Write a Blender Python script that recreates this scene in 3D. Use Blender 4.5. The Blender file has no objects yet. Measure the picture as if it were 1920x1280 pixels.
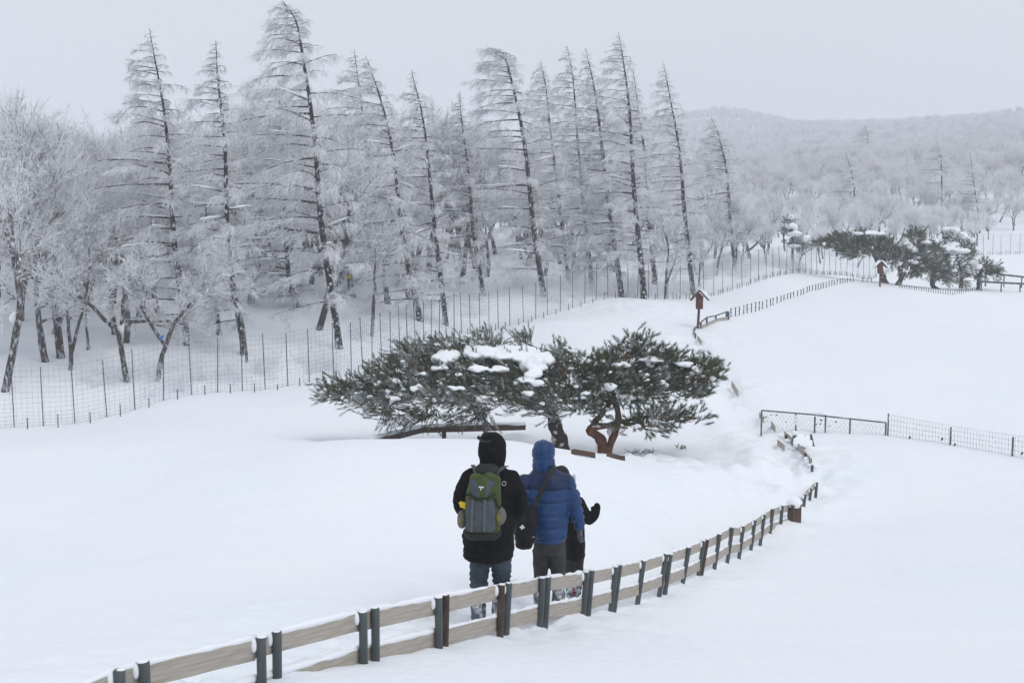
import bpy, bmesh, math, random
import numpy as np
from mathutils import Vector, Matrix, Quaternion

# ------------------------------------------------------------------ camera, world, sun, exposure
SC = bpy.context.scene
COL = SC.collection
FPX, PITCH = 2200.0, math.atan(240 / 2200.0)
cam_d = bpy.data.cameras.new('camera')
cam_d.sensor_width = 36.0
cam_d.lens = FPX / 1920 * 36.0
cam_d.clip_start, cam_d.clip_end = 0.1, 6000.0
cam = bpy.data.objects.new('camera', cam_d)
COL.objects.link(cam)
cam.location = (0, 0, 0)
cam.rotation_euler = (math.pi / 2 - PITCH, 0, 0)
SC.camera = cam

SUN_EL, SUN_ROT = math.radians(55), math.radians(140)
world = bpy.data.worlds.new('World')
SC.world = world
world.use_nodes = True
wn, wl = world.node_tree.nodes, world.node_tree.links
wn.clear()
w_out = wn.new('ShaderNodeOutputWorld')
w_bg = wn.new('ShaderNodeBackground')
w_sky = wn.new('ShaderNodeTexSky')
w_sky.sky_type = 'NISHITA'
w_sky.sun_disc = False
w_sky.sun_elevation = SUN_EL
w_sky.sun_rotation = SUN_ROT
w_sky.air_density, w_sky.dust_density = 1.0, 4.0
w_bg.inputs['Strength'].default_value = 0.1
# an even, closed cloud layer over the clear sky (colours are divided by the 0.1 strength)
w_co = wn.new('ShaderNodeTexCoord')
w_ns = wn.new('ShaderNodeTexNoise')
w_ns.inputs['Scale'].default_value = 2.2
w_ns.inputs['Detail'].default_value = 3.0
w_mp = wn.new('ShaderNodeMapping')
w_mp.inputs['Scale'].default_value = (1, 1, 3.0)
wl.new(w_co.outputs['Generated'], w_mp.inputs['Vector'])
wl.new(w_mp.outputs['Vector'], w_ns.inputs['Vector'])
w_rp = wn.new('ShaderNodeValToRGB')
w_rp.color_ramp.elements[0].position = 0.3
w_rp.color_ramp.elements[0].color = (6.85, 7.15, 7.78, 1)
w_rp.color_ramp.elements[1].position = 0.7
w_rp.color_ramp.elements[1].color = (7.25, 7.55, 8.15, 1)
wl.new(w_ns.outputs['Fac'], w_rp.inputs['Fac'])
w_mx = wn.new('ShaderNodeMixRGB')
w_mx.inputs['Fac'].default_value = 0.94
wl.new(w_sky.outputs['Color'], w_mx.inputs['Color1'])
wl.new(w_rp.outputs['Color'], w_mx.inputs['Color2'])
wl.new(w_mx.outputs['Color'], w_bg.inputs['Color'])
wl.new(w_bg.outputs['Background'], w_out.inputs['Surface'])

sun_d = bpy.data.lights.new('sun', 'SUN')
sun_d.energy = 0.85
sun_d.angle = math.radians(30)
sun_d.color = (1.0, 0.97, 0.94)
sun = bpy.data.objects.new('sun', sun_d)
COL.objects.link(sun)
sun.rotation_euler = Vector((math.cos(SUN_EL) * math.sin(SUN_ROT), math.cos(SUN_EL) * math.cos(SUN_ROT), math.sin(SUN_EL))).to_track_quat('Z', 'Y').to_euler()

SC.view_settings.view_transform = 'Standard'
SC.view_settings.look = 'None'
SC.view_settings.exposure = 0.12
SC.view_settings.gamma = 1.0
SC.cycles.max_bounces = 20
SC.cycles.diffuse_bounces = 18
SC.cycles.transmission_bounces = 18
SC.cycles.volume_bounces = 1
SC.cycles.transparent_max_bounces = 8

# ------------------------------------------------------------------ helpers
CP, SP = math.cos(PITCH), math.sin(PITCH)


def at(px, py, Y):
    """point of the photo's ray (px, py) at distance Y in front of the camera"""
    u, v = (px - 960) / FPX, (640 - py) / FPX
    t = Y / (CP + v * SP)
    return np.array([u * t, Y, (v * CP - SP) * t])


def hash2(ix, iy, seed):
    n = (ix.astype(np.int64) * 374761393 + iy.astype(np.int64) * 668265263 + seed * 974634541) & 0x7fffffff
    n = (n ^ (n >> 13)) * 1274126177 & 0x7fffffff
    return ((n ^ (n >> 16)) & 0xffff) / 65535.0


def vnoise(x, y, seed=0):
    x, y = np.asarray(x, float), np.asarray(y, float)
    ix, iy = np.floor(x), np.floor(y)
    fx, fy = x - ix, y - iy
    fx, fy = fx * fx * (3 - 2 * fx), fy * fy * (3 - 2 * fy)
    a, b = hash2(ix, iy, seed), hash2(ix + 1, iy, seed)
    c, d = hash2(ix, iy + 1, seed), hash2(ix + 1, iy + 1, seed)
    return (a + (b - a) * fx) * (1 - fy) + (c + (d - c) * fx) * fy - 0.5


def fbm(x, y, seed=0, octv=4):
    s, a = 0, 1.0
    for k in range(octv):
        s = s + a * vnoise(np.asarray(x) * 2 ** k, np.asarray(y) * 2 ** k, seed + k * 17)
        a *= 0.5
    return s


def sstep(a, b, x):
    t = np.clip((np.asarray(x, float) - a) / (b - a), 0, 1)
    return t * t * (3 - 2 * t)


def unit(v):
    v = np.asarray(v, float)
    return v / np.maximum(np.linalg.norm(v, axis=-1, keepdims=True), 1e-9)


class MB:
    """collects verts / faces; build() links them as one mesh object"""

    def __init__(self):
        self.v, self.f, self.n = [], [], 0

    def add(self, verts, faces, mat=0):
        verts = np.asarray(verts, float).reshape(-1, 3)
        if len(verts) == 0:
            return
        self.v.append(verts)
        if isinstance(faces, np.ndarray):
            faces = [faces]
        else:
            by = {}
            for f in faces:
                by.setdefault(len(f), []).append(f)
            faces = [np.array(x) for x in by.values()]
        for f in faces:
            if len(f):
                self.f.append((f.astype(np.int64) + self.n, mat))
        self.n += len(verts)

    def mesh(self, name, mats, origin=(0, 0, 0), smooth=False):
        me = bpy.data.meshes.new(name)
        v = np.concatenate(self.v) - np.asarray(origin, float) if self.v else np.zeros((0, 3))
        me.vertices.add(len(v))
        me.vertices.foreach_set('co', v.ravel())
        loops = np.concatenate([f.ravel() for f, m in self.f]) if self.f else np.zeros(0, int)
        tot = np.concatenate([np.full(len(f), f.shape[1]) for f, m in self.f]) if self.f else np.zeros(0, int)
        mi = np.concatenate([np.full(len(f), m) for f, m in self.f]) if self.f else np.zeros(0, int)
        me.loops.add(len(loops))
        me.polygons.add(len(tot))
        start = np.concatenate([[0], np.cumsum(tot)[:-1]]) if len(tot) else tot
        me.loops.foreach_set('vertex_index', loops.astype(np.int32))
        me.polygons.foreach_set('loop_start', start.astype(np.int32))
        me.polygons.foreach_set('loop_total', tot.astype(np.int32))
        me.polygons.foreach_set('material_index', mi.astype(np.int32))
        me.polygons.foreach_set('use_smooth', np.full(len(tot), smooth, bool))
        for m in (mats if isinstance(mats, (list, tuple)) else [mats]):
            me.materials.append(m)
        me.update(calc_edges=True)
        me.validate()
        return me

    def build(self, name, mats, parent=None, origin=None, smooth=False):
        if origin is None:
            origin = parent.location if parent is not None else (0, 0, 0)
        o = bpy.data.objects.new(name, self.mesh(name, mats, origin, smooth))
        COL.objects.link(o)
        if parent is not None:
            o.parent = parent
        return o

    # ---- shapes
    def tube(self, path, rad, n=6, mat=0, cap=True):
        p = np.asarray(path, float)
        k = len(p)
        r = np.broadcast_to(np.asarray(rad, float), (k,)) if np.ndim(rad) < 2 else None
        t = unit(np.gradient(p, axis=0))
        ref = np.array([0, 0, 1.0]) if abs(t[0][2]) < 0.9 else np.array([0, 1.0, 0])
        a = unit(np.cross(t, ref))
        for i in range(1, k):
            if (a[i] * a[i - 1]).sum() < 0:
                a[i] = -a[i]
        b = np.cross(t, a)
        an = np.arange(n) / n * 2 * math.pi
        ring = a[:, None, :] * np.cos(an)[None, :, None] + b[:, None, :] * np.sin(an)[None, :, None]
        v = p[:, None, :] + ring * r[:, None, None]
        i = np.arange(k - 1)[:, None] * n
        j = np.arange(n)[None, :]
        j2 = (j + 1) % n
        q = np.stack([i + j, i + j2, i + n + j2, i + n + j], -1).reshape(-1, 4)
        v = v.reshape(-1, 3)
        fs = [q]
        if cap:
            v = np.concatenate([v, p[:1], p[-1:]])
            c0, c1 = k * n, k * n + 1
            jj = np.arange(n)
            fs.append(np.stack([np.full(n, c0), (jj + 1) % n, jj], -1))
            fs.append(np.stack([np.full(n, c1), (k - 1) * n + jj, (k - 1) * n + (jj + 1) % n], -1))
        self.add(v, np.array([]) if False else fs[0], mat)
        if cap:
            base = self.n - len(v)
            for f in fs[1:]:
                self.f.append((f.astype(np.int64) + base, mat))

    def spikes(self, P0, P1, r, mat=0):
        """many thin tapered three-sided twigs"""
        P0, P1 = np.asarray(P0, float), np.asarray(P1, float)
        N = len(P0)
        if N == 0:
            return
        d = unit(P1 - P0)
        ref = np.where(np.abs(d[:, 2:3]) < 0.9, np.array([[0, 0, 1.0]]), np.array([[0, 1.0, 0]]))
        a = unit(np.cross(d, ref))
        b = np.cross(d, a)
        r = np.broadcast_to(np.asarray(r, float), (N,))[:, None]
        v = np.stack([P0 + a * r, P0 + (-.5 * a + .866 * b) * r, P0 + (-.5 * a - .866 * b) * r, P1], 1)
        i = np.arange(N)[:, None] * 4
        f = np.concatenate([i + np.array([[0, 1, 3]]), i + np.array([[1, 2, 3]]), i + np.array([[2, 0, 3]])])
        self.add(v.reshape(-1, 3), f, mat)

    def box(self, c, s, rot=None, mat=0):
        x, y, z = [q / 2 for q in s]
        v = np.array([[-x, -y, -z], [x, -y, -z], [x, y, -z], [-x, y, -z], [-x, -y, z], [x, -y, z], [x, y, z], [-x, y, z]])
        if rot is not None:
            v = v @ np.array((rot.to_matrix() if isinstance(rot, Quaternion) else rot).to_3x3()).T
        f = np.array([[0, 3, 2, 1], [4, 5, 6, 7], [0, 1, 5, 4], [1, 2, 6, 5], [2, 3, 7, 6], [3, 0, 4, 7]])
        self.add(v + np.asarray(c, float), f, mat)

    def ball(self, c, r, mat=0, nu=12, nv=8, rot=None):
        r = np.broadcast_to(np.asarray(r, float), (3,))
        th = np.linspace(0, math.pi, nv + 1)[1:-1]
        ph = np.arange(nu) / nu * 2 * math.pi
        v = np.stack([np.sin(th)[:, None] * np.cos(ph), np.sin(th)[:, None] * np.sin(ph), np.cos(th)[:, None] * np.ones(nu)], -1).reshape(-1, 3)
        v = np.concatenate([v, [[0, 0, 1], [0, 0, -1]]]) * r
        if rot is not None:
            v = v @ np.array((rot.to_matrix() if isinstance(rot, Quaternion) else rot).to_3x3()).T
        f = []
        for i in range(nv - 2):
            for j in range(nu):
                f.append((i * nu + j, (i + 1) * nu + j, (i + 1) * nu + (j + 1) % nu, i * nu + (j + 1) % nu))
        t, b = (nv - 1) * nu, (nv - 1) * nu + 1
        for j in range(nu):
            f.append((t, j, (j + 1) % nu))
            f.append((b, (nv - 2) * nu + (j + 1) % nu, (nv - 2) * nu + j))
        self.add(v + np.asarray(c, float), f, mat)

    def loft(self, rings, n=20, mat=0):
        """rings: (centre, rx, ry) ellipses stacked upward, closed at both ends"""
        V = []
        an = np.arange(n) / n * 2 * math.pi
        for c, rx, ry in rings:
            V.append(np.asarray(c, float) + np.stack([rx * np.cos(an), ry * np.sin(an), 0 * an], -1))
        k = len(rings)
        V.append(np.asarray([rings[0][0], rings[-1][0]], float))
        f = [(i * n + j, i * n + (j + 1) % n, (i + 1) * n + (j + 1) % n, (i + 1) * n + j) for i in range(k - 1) for j in range(n)]
        f += [(k * n, (j + 1) % n, j) for j in range(n)]
        f += [(k * n + 1, (k - 1) * n + j, (k - 1) * n + (j + 1) % n) for j in range(n)]
        self.add(np.concatenate(V), f, mat)


def fuse(mb, voxel, smooth=4, factor=0.5):
    """one continuous closed surface round everything in mb -> (verts, faces)"""
    me = mb.mesh('tmp', [])
    o = bpy.data.objects.new('tmp', me)
    COL.objects.link(o)
    m = o.modifiers.new('r', 'REMESH')
    m.mode = 'VOXEL'
    m.voxel_size = voxel
    if smooth:
        s = o.modifiers.new('s', 'SMOOTH')
        s.iterations, s.factor = smooth, factor
    dg = bpy.context.evaluated_depsgraph_get()
    e = o.evaluated_get(dg)
    m2 = e.to_mesh()
    v = np.zeros(len(m2.vertices) * 3)
    m2.vertices.foreach_get('co', v)
    nr = np.zeros(len(m2.vertices) * 3)
    m2.vertices.foreach_get('normal', nr)
    fs = np.array([list(p.vertices) for p in m2.polygons if len(p.vertices) == 4])
    ft = np.array([list(p.vertices) for p in m2.polygons if len(p.vertices) == 3])
    e.to_mesh_clear()
    bpy.data.objects.remove(o)
    bpy.data.meshes.remove(me)
    return v.reshape(-1, 3), nr.reshape(-1, 3), [f for f in (fs, ft) if len(f)]


def add_fused(dst, res, mat=0):
    v, nr, fs = res
    dst.v.append(v)
    for f in fs:
        dst.f.append((f.astype(np.int64) + dst.n, mat))
    dst.n += len(v)


def tag(o, label=None, cat=None, group=None, kind=None):
    if label: o['label'] = label
    if cat: o['category'] = cat
    if group: o['group'] = group
    if kind: o['kind'] = kind
    return o


def thing(name, label, cat, loc=(0, 0, 0), rz=0.0, group=None):
    o = bpy.data.objects.new(name, None)
    o.empty_display_size = 0.2
    COL.objects.link(o)
    o.location = [float(q) for q in loc]
    o.rotation_euler = (0, 0, rz)
    return tag(o, label, cat, group)


def catmull(pts, k):
    p = np.asarray(pts, float)
    p = np.concatenate([[2 * p[0] - p[1]], p, [2 * p[-1] - p[-2]]])
    out = []
    ts = np.linspace(0, len(p) - 3, k)
    for t in ts:
        i = min(int(t), len(p) - 4)
        f = t - i
        a, b, c, d = p[i:i + 4]
        out.append(0.5 * (2 * b + (c - a) * f + (2 * a - 5 * b + 4 * c - d) * f * f + (3 * b - a - 3 * c + d) * f ** 3))
    return np.array(out)


# ------------------------------------------------------------------ materials
def mat(name, col, rough=0.8, noise=None, bump=None, spec=0.3, metal=0.0, coord='Object'):
    """noise = (scale, colour2, low, high, (stretch)); bump = (scale, strength)"""
    m = bpy.data.materials.new(name)
    m.use_nodes = True
    nt = m.node_tree
    b = nt.nodes['Principled BSDF']
    b.inputs['Roughness'].default_value = rough
    b.inputs['Specular IOR Level'].default_value = spec
    b.inputs['Metallic'].default_value = metal
    b.inputs['Base Color'].default_value = (*col, 1)
    tc = nt.nodes.new('ShaderNodeTexCoord')
    if noise:
        mp = nt.nodes.new('ShaderNodeMapping')
        if len(noise) > 4: mp.inputs['Scale'].default_value = noise[4]
        nt.links.new(tc.outputs[coord], mp.inputs['Vector'])
        n = nt.nodes.new('ShaderNodeTexNoise')
        n.inputs['Scale'].default_value = noise[0]
        n.inputs['Detail'].default_value = 5
        nt.links.new(mp.outputs['Vector'], n.inputs['Vector'])
        r = nt.nodes.new('ShaderNodeValToRGB')
        r.color_ramp.elements[0].position, r.color_ramp.elements[1].position = noise[2], noise[3]
        r.color_ramp.elements[0].color = (*col, 1)
        r.color_ramp.elements[1].color = (*noise[1], 1)
        nt.links.new(n.outputs['Fac'], r.inputs['Fac'])
        nt.links.new(r.outputs['Color'], b.inputs['Base Color'])
    if bump:
        n2 = nt.nodes.new('ShaderNodeTexNoise')
        n2.inputs['Scale'].default_value = bump[0]
        n2.inputs['Detail'].default_value = 6
        nt.links.new(tc.outputs[coord], n2.inputs['Vector'])
        bp = nt.nodes.new('ShaderNodeBump')
        bp.inputs['Strength'].default_value = bump[1]
        bp.inputs['Distance'].default_value = bump[2] if len(bump) > 2 else 0.02
        nt.links.new(n2.outputs['Fac'], bp.inputs['Height'])
        nt.links.new(bp.outputs['Normal'], b.inputs['Normal'])
    return m


SNOWC = (0.86, 0.885, 0.915)
M = {}
M['snow'] = mat('snow', SNOWC, 0.75, (0.35, (0.83, 0.872, 0.91), 0.35, 0.65), (7.0, 0.45, 0.05), 0.2)
M['snow_lump'] = mat('snow_lump', SNOWC, 0.75, None, (14.0, 0.35, 0.02), 0.2)
M['bark'] = mat('rimed_bark', (0.060, 0.052, 0.050), 0.9, (9.0, (0.50, 0.51, 0.54), 0.50, 0.68, (1, 1, .45)), (14, 0.6, 0.03))
M['larch_bark'] = mat('larch_bark', (0.030, 0.026, 0.026), 0.9, (7.0, (0.60, 0.62, 0.65), 0.56, 0.62, (1, 1, .7)), (14, 0.6, 0.03))
M['larch_limb'] = mat('larch_bough', (0.050, 0.044, 0.044), 0.9, (4.0, (0.60, 0.61, 0.63), 0.54, 0.64))
M['limb'] = mat('rimed_limb', (0.12, 0.115, 0.112), 0.9, (7.0, (0.70, 0.71, 0.73), 0.46, 0.62))
M['rime'] = mat('rime_twig', (0.82, 0.825, 0.84), 0.8, (3.0, (0.92, 0.925, 0.935), 0.35, 0.65))
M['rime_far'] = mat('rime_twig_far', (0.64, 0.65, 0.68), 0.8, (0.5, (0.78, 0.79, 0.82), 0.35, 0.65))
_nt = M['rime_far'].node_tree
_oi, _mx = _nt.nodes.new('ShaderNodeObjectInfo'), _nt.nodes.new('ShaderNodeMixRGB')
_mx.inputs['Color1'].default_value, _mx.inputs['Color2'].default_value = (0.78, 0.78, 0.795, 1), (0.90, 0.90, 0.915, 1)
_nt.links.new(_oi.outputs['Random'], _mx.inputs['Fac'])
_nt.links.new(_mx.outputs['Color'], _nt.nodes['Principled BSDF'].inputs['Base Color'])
M['rime_dark'] = mat('rime_twig_dark', (0.20, 0.195, 0.20), 0.8, (3.0, (0.55, 0.555, 0.57), 0.42, 0.64))

def through(m, fac):
    """rime is white ice: part of the light falling on it passes through"""
    nt = m.node_tree
    pb, out = nt.nodes['Principled BSDF'], nt.nodes['Material Output']
    tr, mx = nt.nodes.new('ShaderNodeBsdfTranslucent'), nt.nodes.new('ShaderNodeMixShader')
    mx.inputs['Fac'].default_value = fac
    if pb.inputs['Base Color'].links:
        nt.links.new(pb.inputs['Base Color'].links[0].from_socket, tr.inputs['Color'])
    else:
        tr.inputs['Color'].default_value = pb.inputs['Base Color'].default_value
    nt.links.new(pb.outputs['BSDF'], mx.inputs[1])
    nt.links.new(tr.outputs['BSDF'], mx.inputs[2])
    nt.links.new(mx.outputs['Shader'], out.inputs['Surface'])


through(M['rime'], .45)
through(M['rime_far'], .45)

# ------------------------------------------------------------------ terrain
NEAR = [  # photo x, photo y, distance
    (475, 1268, 7.6), (672, 1230, 8.6), (812, 1207, 9.6), (930, 1178, 10.6), (1010, 1172, 11.6), (1095, 1152, 12.6),
    (1150, 1138, 13.6), (1197, 1120, 14.5), (1245, 1100, 15.4), (1287, 1087, 16.3), (1343, 1062, 18.1), (1388, 1040, 19.9),
    (1428, 1020, 21.4), (1490, 978, 23.5), (1525, 925, 25.5),
    (895, 1169, 10.95), (1030, 1137, 12.1), (1074, 1125, 12.75), (940, 1160, 11.1),
    (100, 1240, 8.3), (100, 1000, 17), (-200, 1000, 17), (300, 900, 20.5), (590, 838, 20), (800, 845, 19.6), (1000, 858, 20.2),
    (1100, 890, 20.5), (700, 1000, 15), (850, 950, 16.5), (1150, 950, 18.5), (1250, 905, 22), (1400, 905, 24),
    (300, 836, 25), (100, 832, 28),
    (960, 1278, 8.5), (1500, 1278, 9.3), (1900, 1278, 9.8), (1300, 1180, 12.5), (1600, 1100, 16.5), (1900, 1100, 15.5),
    (1600, 1000, 21.5), (1900, 1000, 20.5), (-200, 1300, 7.5),
    (1130, 858, 28), (1050, 850, 27.5), (1280, 862, 27), (1400, 835, 29.5), (850, 828, 30), (700, 838, 26.5), (980, 812, 31),
    (600, 742, 38), (1000, 722, 38), (1200, 685, 44), (1350, 722, 39.5), (1200, 600, 58), (1000, 600, 57), (1180, 567, 63.5),
    (1308, 613, 57), (30, 805, 37.3), (157, 798, 38.3), (265, 764, 39.3), (367, 738, 40.5), (455, 735, 41.6), (540, 727, 42.6),
    (650, 708, 44), (725, 676, 47.5), (830, 640, 54), (890, 627, 57.5), (946, 613, 60), (1000, 598, 61.5), (1080, 577, 64),
    (1300, 558, 72), (1430, 521, 80), (1530, 515, 89), (1620, 527, 98),
    (1440, 800, 34), (1530, 806, 33), (1670, 812, 31.5), (1780, 833, 29.8), (1900, 858, 28), (1600, 700, 43), (1900, 700, 42),
    (1600, 620, 56), (1900, 600, 58), (1380, 594, 61), (1480, 572, 68), (1550, 552, 74), (1700, 546, 72), (1800, 555, 70), (1900, 560, 70),
    (1690, 537, 82), (1640, 528, 84), (1800, 545, 84), (1880, 535, 92), (1750, 528, 95),
    (352, 650, 48), (100, 690, 44), (20, 735, 41), (637, 645, 50), (200, 565, 63), (450, 535, 70), (785, 592, 56.5), (900, 525, 72),
    (1165, 556, 68), (1020, 553, 66), (1100, 512, 85), (1350, 490, 88), (1480, 470, 100), (1850, 478, 116), (1950, 470, 118), (1700, 500, 108),
]
NP = np.array([at(*q) for q in NEAR] + [
    (0, 0, -1.65), (0, 4, -2.35), (0, -20, 2.0), (-15, 0, -1.6), (15, 0, -2.1), (-30, 12, -4.2), (30, 8, -3.4), (-40, 40, -6.9),
    (-60, 90, -2.5), (-30, 70, -4.3), (40, 20, -5.3), (60, 60, -5.2), (75, 110, -3.0), (-60, 20, -6), (-80, 120, 0), (0, 118, -2.4),
    (40, 118, -3.6), (-30, 100, -2.6), (100, 100, -3)])
FARP = np.array([
    (-60, 115, -1.2), (0, 115, -2.5), (40, 112, -4.0), (60, 115, -4.2), (110, 115, -2.5), (-100, 115, 0), (-100, 200, 2), (0, 200, 3), (40, 160, 0.0),
    (55, 140, -2.0), (70, 160, 0.8), (120, 160, 4), (40, 250, 7), (80, 250, 10.5), (113, 290, 14), (111, 250, 11.5), (160, 260, 20),
    (60, 350, 13), (118, 370, 18), (200, 350, 30), (0, 350, 9), (-150, 350, 8), (80, 500, 25), (138, 800, 67), (178, 800, 61), (209, 780, 49),
    (256, 760, 51), (283, 740, 53), (330, 740, 56), (116, 800, 64), (52, 820, 50), (-62, 850, 36), (-370, 850, 28), (500, 800, 70), (0, 1100, 28),
    (300, 1100, 30), (600, 1200, 40), (-600, 1200, 20), (0, 1800, 20), (800, 1800, 25), (-800, 1800, 20), (-900, 400, 10), (900, 400, 60)])


def tps_fit(P, lam, sc):
    X = P[:, :2] / sc
    n = len(X)
    d = np.linalg.norm(X[:, None] - X[None], axis=-1)
    K = np.where(d > 0, d * d * np.log(d + 1e-12), 0) + lam * np.eye(n)
    Q = np.concatenate([np.ones((n, 1)), X], 1)
    A = np.block([[K, Q], [Q.T, np.zeros((3, 3))]])
    w = np.linalg.solve(A, np.concatenate([P[:, 2], np.zeros(3)]))
    return X, w, sc


def tps_eval(fit, x, y):
    X, w, sc = fit
    x, y = np.asarray(x, float).ravel() / sc, np.asarray(y, float).ravel() / sc
    out = w[-3] + w[-2] * x + w[-1] * y
    for i in range(len(X)):
        d2 = (x - X[i, 0]) ** 2 + (y - X[i, 1]) ** 2
        out += w[i] * 0.5 * d2 * np.log(d2 + 1e-12)
    return out


FIT_N, FIT_F = tps_fit(NP, 0.004, 20.0), tps_fit(FARP, 0.002, 100.0)
PATHL = [(1528, 900, 25.8), (1519, 866, 27.5), (1497, 838, 29.6), (1470, 815, 31.5), (1430, 782, 34.5), (1378, 730, 39), (1340, 680, 44.5), (1312, 640, 52)]
ROUGH = [*[(at(q[0] - 26, q[1] + 4, q[2])[0], q[2], 1.3, .10) for q in PATHL],
         (*at(1250, 862, 27)[:2], 2.6, 0.10), (*at(1330, 880, 25.5)[:2], 1.6, 0.09), (*at(1470, 850, 29)[:2], 1.5, .14), (*at(1420, 800, 33)[:2], 1.5, .12), (*at(1360, 720, 40)[:2], 2.2, .12),
         (*at(1510, 880, 26.5)[:2], 1.2, .12), (*at(1180, 858, 27.3)[:2], 1.5, 0.12), (*at(620, 835, 27)[:2], 1.6, 0.12), (*at(860, 832, 28)[:2], 2.6, 0.10), (*at(1230, 575, 62)[:2], 4.0, .15),
         (*at(1310, 640, 52)[:2], 2.5, .12), (*at(1040, 1150, 12)[:2], 1.0, 0.07), (*at(820, 1130, 11.2)[:2], 1.0, 0.09), (*at(700, 1130, 10.5)[:2], 1.0, 0.05),
         (*at(1440, 940, 22)[:2], 2.0, .05), (*at(1300, 1000, 18)[:2], 2.0, .05)]


TR_FAR = np.array([at(q[0] - 22 * 28 / q[2], q[1] + 3, q[2])[:2] for q in PATHL])
TR_NEAR = np.array([(-2.9, 6.0), (-2.2, 7.6), (-1.6, 9.2), (-.95, 10.3), (-.2, 11.2), (.45, 12.2), (1.05, 13.6), (1.9, 15.6), (2.9, 17.8), (3.9, 20.2), (4.8, 22.8), (5.6, 25.4)])

STEPS = []
_r = np.random.default_rng(6)
_s = np.concatenate([[0], np.cumsum(np.linalg.norm(np.diff(TR_NEAR, axis=0), axis=1))])
for _o, _ph in ((-.30, 0.0), (.22, .33)):
    for _i, _q in enumerate(np.arange(.2 + _ph, 6.3, .43)):
        _p = np.array([np.interp(_q, _s, TR_NEAR[:, 0]), np.interp(_q, _s, TR_NEAR[:, 1])])
        _e = np.array([np.interp(_q + .1, _s, TR_NEAR[:, 0]), np.interp(_q + .1, _s, TR_NEAR[:, 1])]) - _p
        _e = _e / np.linalg.norm(_e)
        _p = _p + np.array([_e[1], -_e[0]]) * (_o + .13 * (-1) ** _i + _r.normal(0, .04)) + _e * _r.normal(0, .05)
        STEPS.append((_p[0], _p[1], _e[1], _e[0]))


def ground(x, y):
    x, y = np.asarray(x, float), np.asarray(y, float)
    sh = x.shape
    x, y = x.ravel(), y.ravel()
    w = sstep(96, 114, y)
    zn = tps_eval(FIT_N, x, np.minimum(y, 120))
    zf = tps_eval(FIT_F, x, np.maximum(y, 90))
    far_side = sstep(70, 110, np.abs(x))
    zn = zn * (1 - far_side) + np.clip(zn, -8, 3) * far_side
    z = zn * (1 - w) + zf * w
    z = z + 0.16 * fbm(x * .16, y * .16, 3, 3) * sstep(6, 30, y) + 0.035 * fbm(x * .9 + y * .3, y * .5, 5, 3)
    near = 1 - sstep(40, 70, y)
    z = z + near * 0.012 * fbm(x * 2.5 + y * 1.2, y * 0.8 - x * .4, 9, 2)
    for cx, cy, r, a in ROUGH:
        m = np.exp(-((x - cx) ** 2 + (y - cy) ** 2) / (r * r))
        z = z + m * a * (1.15 * fbm(x * 2.2, y * 2.2, 21, 4) + .9 * np.abs(vnoise(x * 3.3, y * 3.3, 31)))
    for PL, dep in ((TR_FAR, .20), (TR_NEAR, .08)):
        d = np.full(len(x), 1e9)
        sel = np.where((y > PL[:, 1].min() - 4) & (y < PL[:, 1].max() + 4) & (np.abs(x - PL[:, 0].mean()) < 12))[0]
        if len(sel) == 0: continue
        xs, ys = x[sel], y[sel]
        dd = np.full(len(sel), 1e9)
        for i in range(len(PL) - 1):
            p, q = PL[i], PL[i + 1]
            e = q - p
            t = np.clip(((xs - p[0]) * e[0] + (ys - p[1]) * e[1]) / (e @ e), 0, 1)
            di = np.hypot(xs - p[0] - t * e[0], ys - p[1] - t * e[1])
            sg_ = (xs - p[0]) * e[1] - (ys - p[1]) * e[0] < 0
            left = np.where(di < dd, sg_, left) if i else sg_
            dd = np.minimum(dd, di)
        rough = 1.5 * fbm(xs * 2.1, ys * 2.1, 51, 4) + np.abs(vnoise(xs * 2.9, ys * 2.9, 61)) * 1.4 - .3
        w_ = np.exp(-(dd / .55) ** 2)
        z[sel] += dep * (-w_ * (.9 - .9 * rough) + .55 * np.exp(-((dd - 1.2) / .5) ** 2) * (1 + .8 * rough) * left)
    sel = np.where((np.abs(x + .8) < 2.6) & (y > 6) & (y < 12.6))[0]
    if len(sel):
        xs, ys = x[sel], y[sel]
        for fx, fy, ca, sa in STEPS:
            u, v = (xs - fx) * ca - (ys - fy) * sa, (xs - fx) * sa + (ys - fy) * ca
            r2 = (u / .10) ** 2 + (v / .19) ** 2
            z[sel] += -.085 * np.exp(-r2 * r2) + .022 * np.exp(-(np.sqrt(r2) - 1.5) ** 2 / .12)
    z = z + .022 * vnoise(x * .55 + y * .2, y * 1.9 - x * .3, 71) * sstep(5, 12, y) * (1 - sstep(60, 90, y))
    z = z + 0.35 * sstep(110, 200, y) * fbm(x * .05, y * .05, 41, 3) * 6
    z = np.where(y < -5, np.minimum(z, 4.0 + .02 * np.abs(y)), z)
    z = np.clip(z, -9.5, 90)
    return z.reshape(sh)


def gz(x, y):
    return float(ground(np.array([x]), np.array([y]))[0])


def hit(px, py, lo=4.0, hi=420.0):
    """where the photo's ray meets the snow"""
    Y = np.concatenate([np.arange(lo, 60, 0.05), np.arange(60, hi, 0.25)])
    u, v = (px - 960) / FPX, (640 - py) / FPX
    t = Y / (CP + v * SP)
    x, z = u * t, (v * CP - SP) * t
    g = ground(x, Y)
    k = np.argmax(z < g)
    if not (z < g).any(): k = len(Y) - 1
    return np.array([x[k], Y[k], g[k]])


def spans(*segs):
    out = []
    for a, b, st in segs:
        out.append(np.arange(a, b, st))
    return np.concatenate(out)


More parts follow.
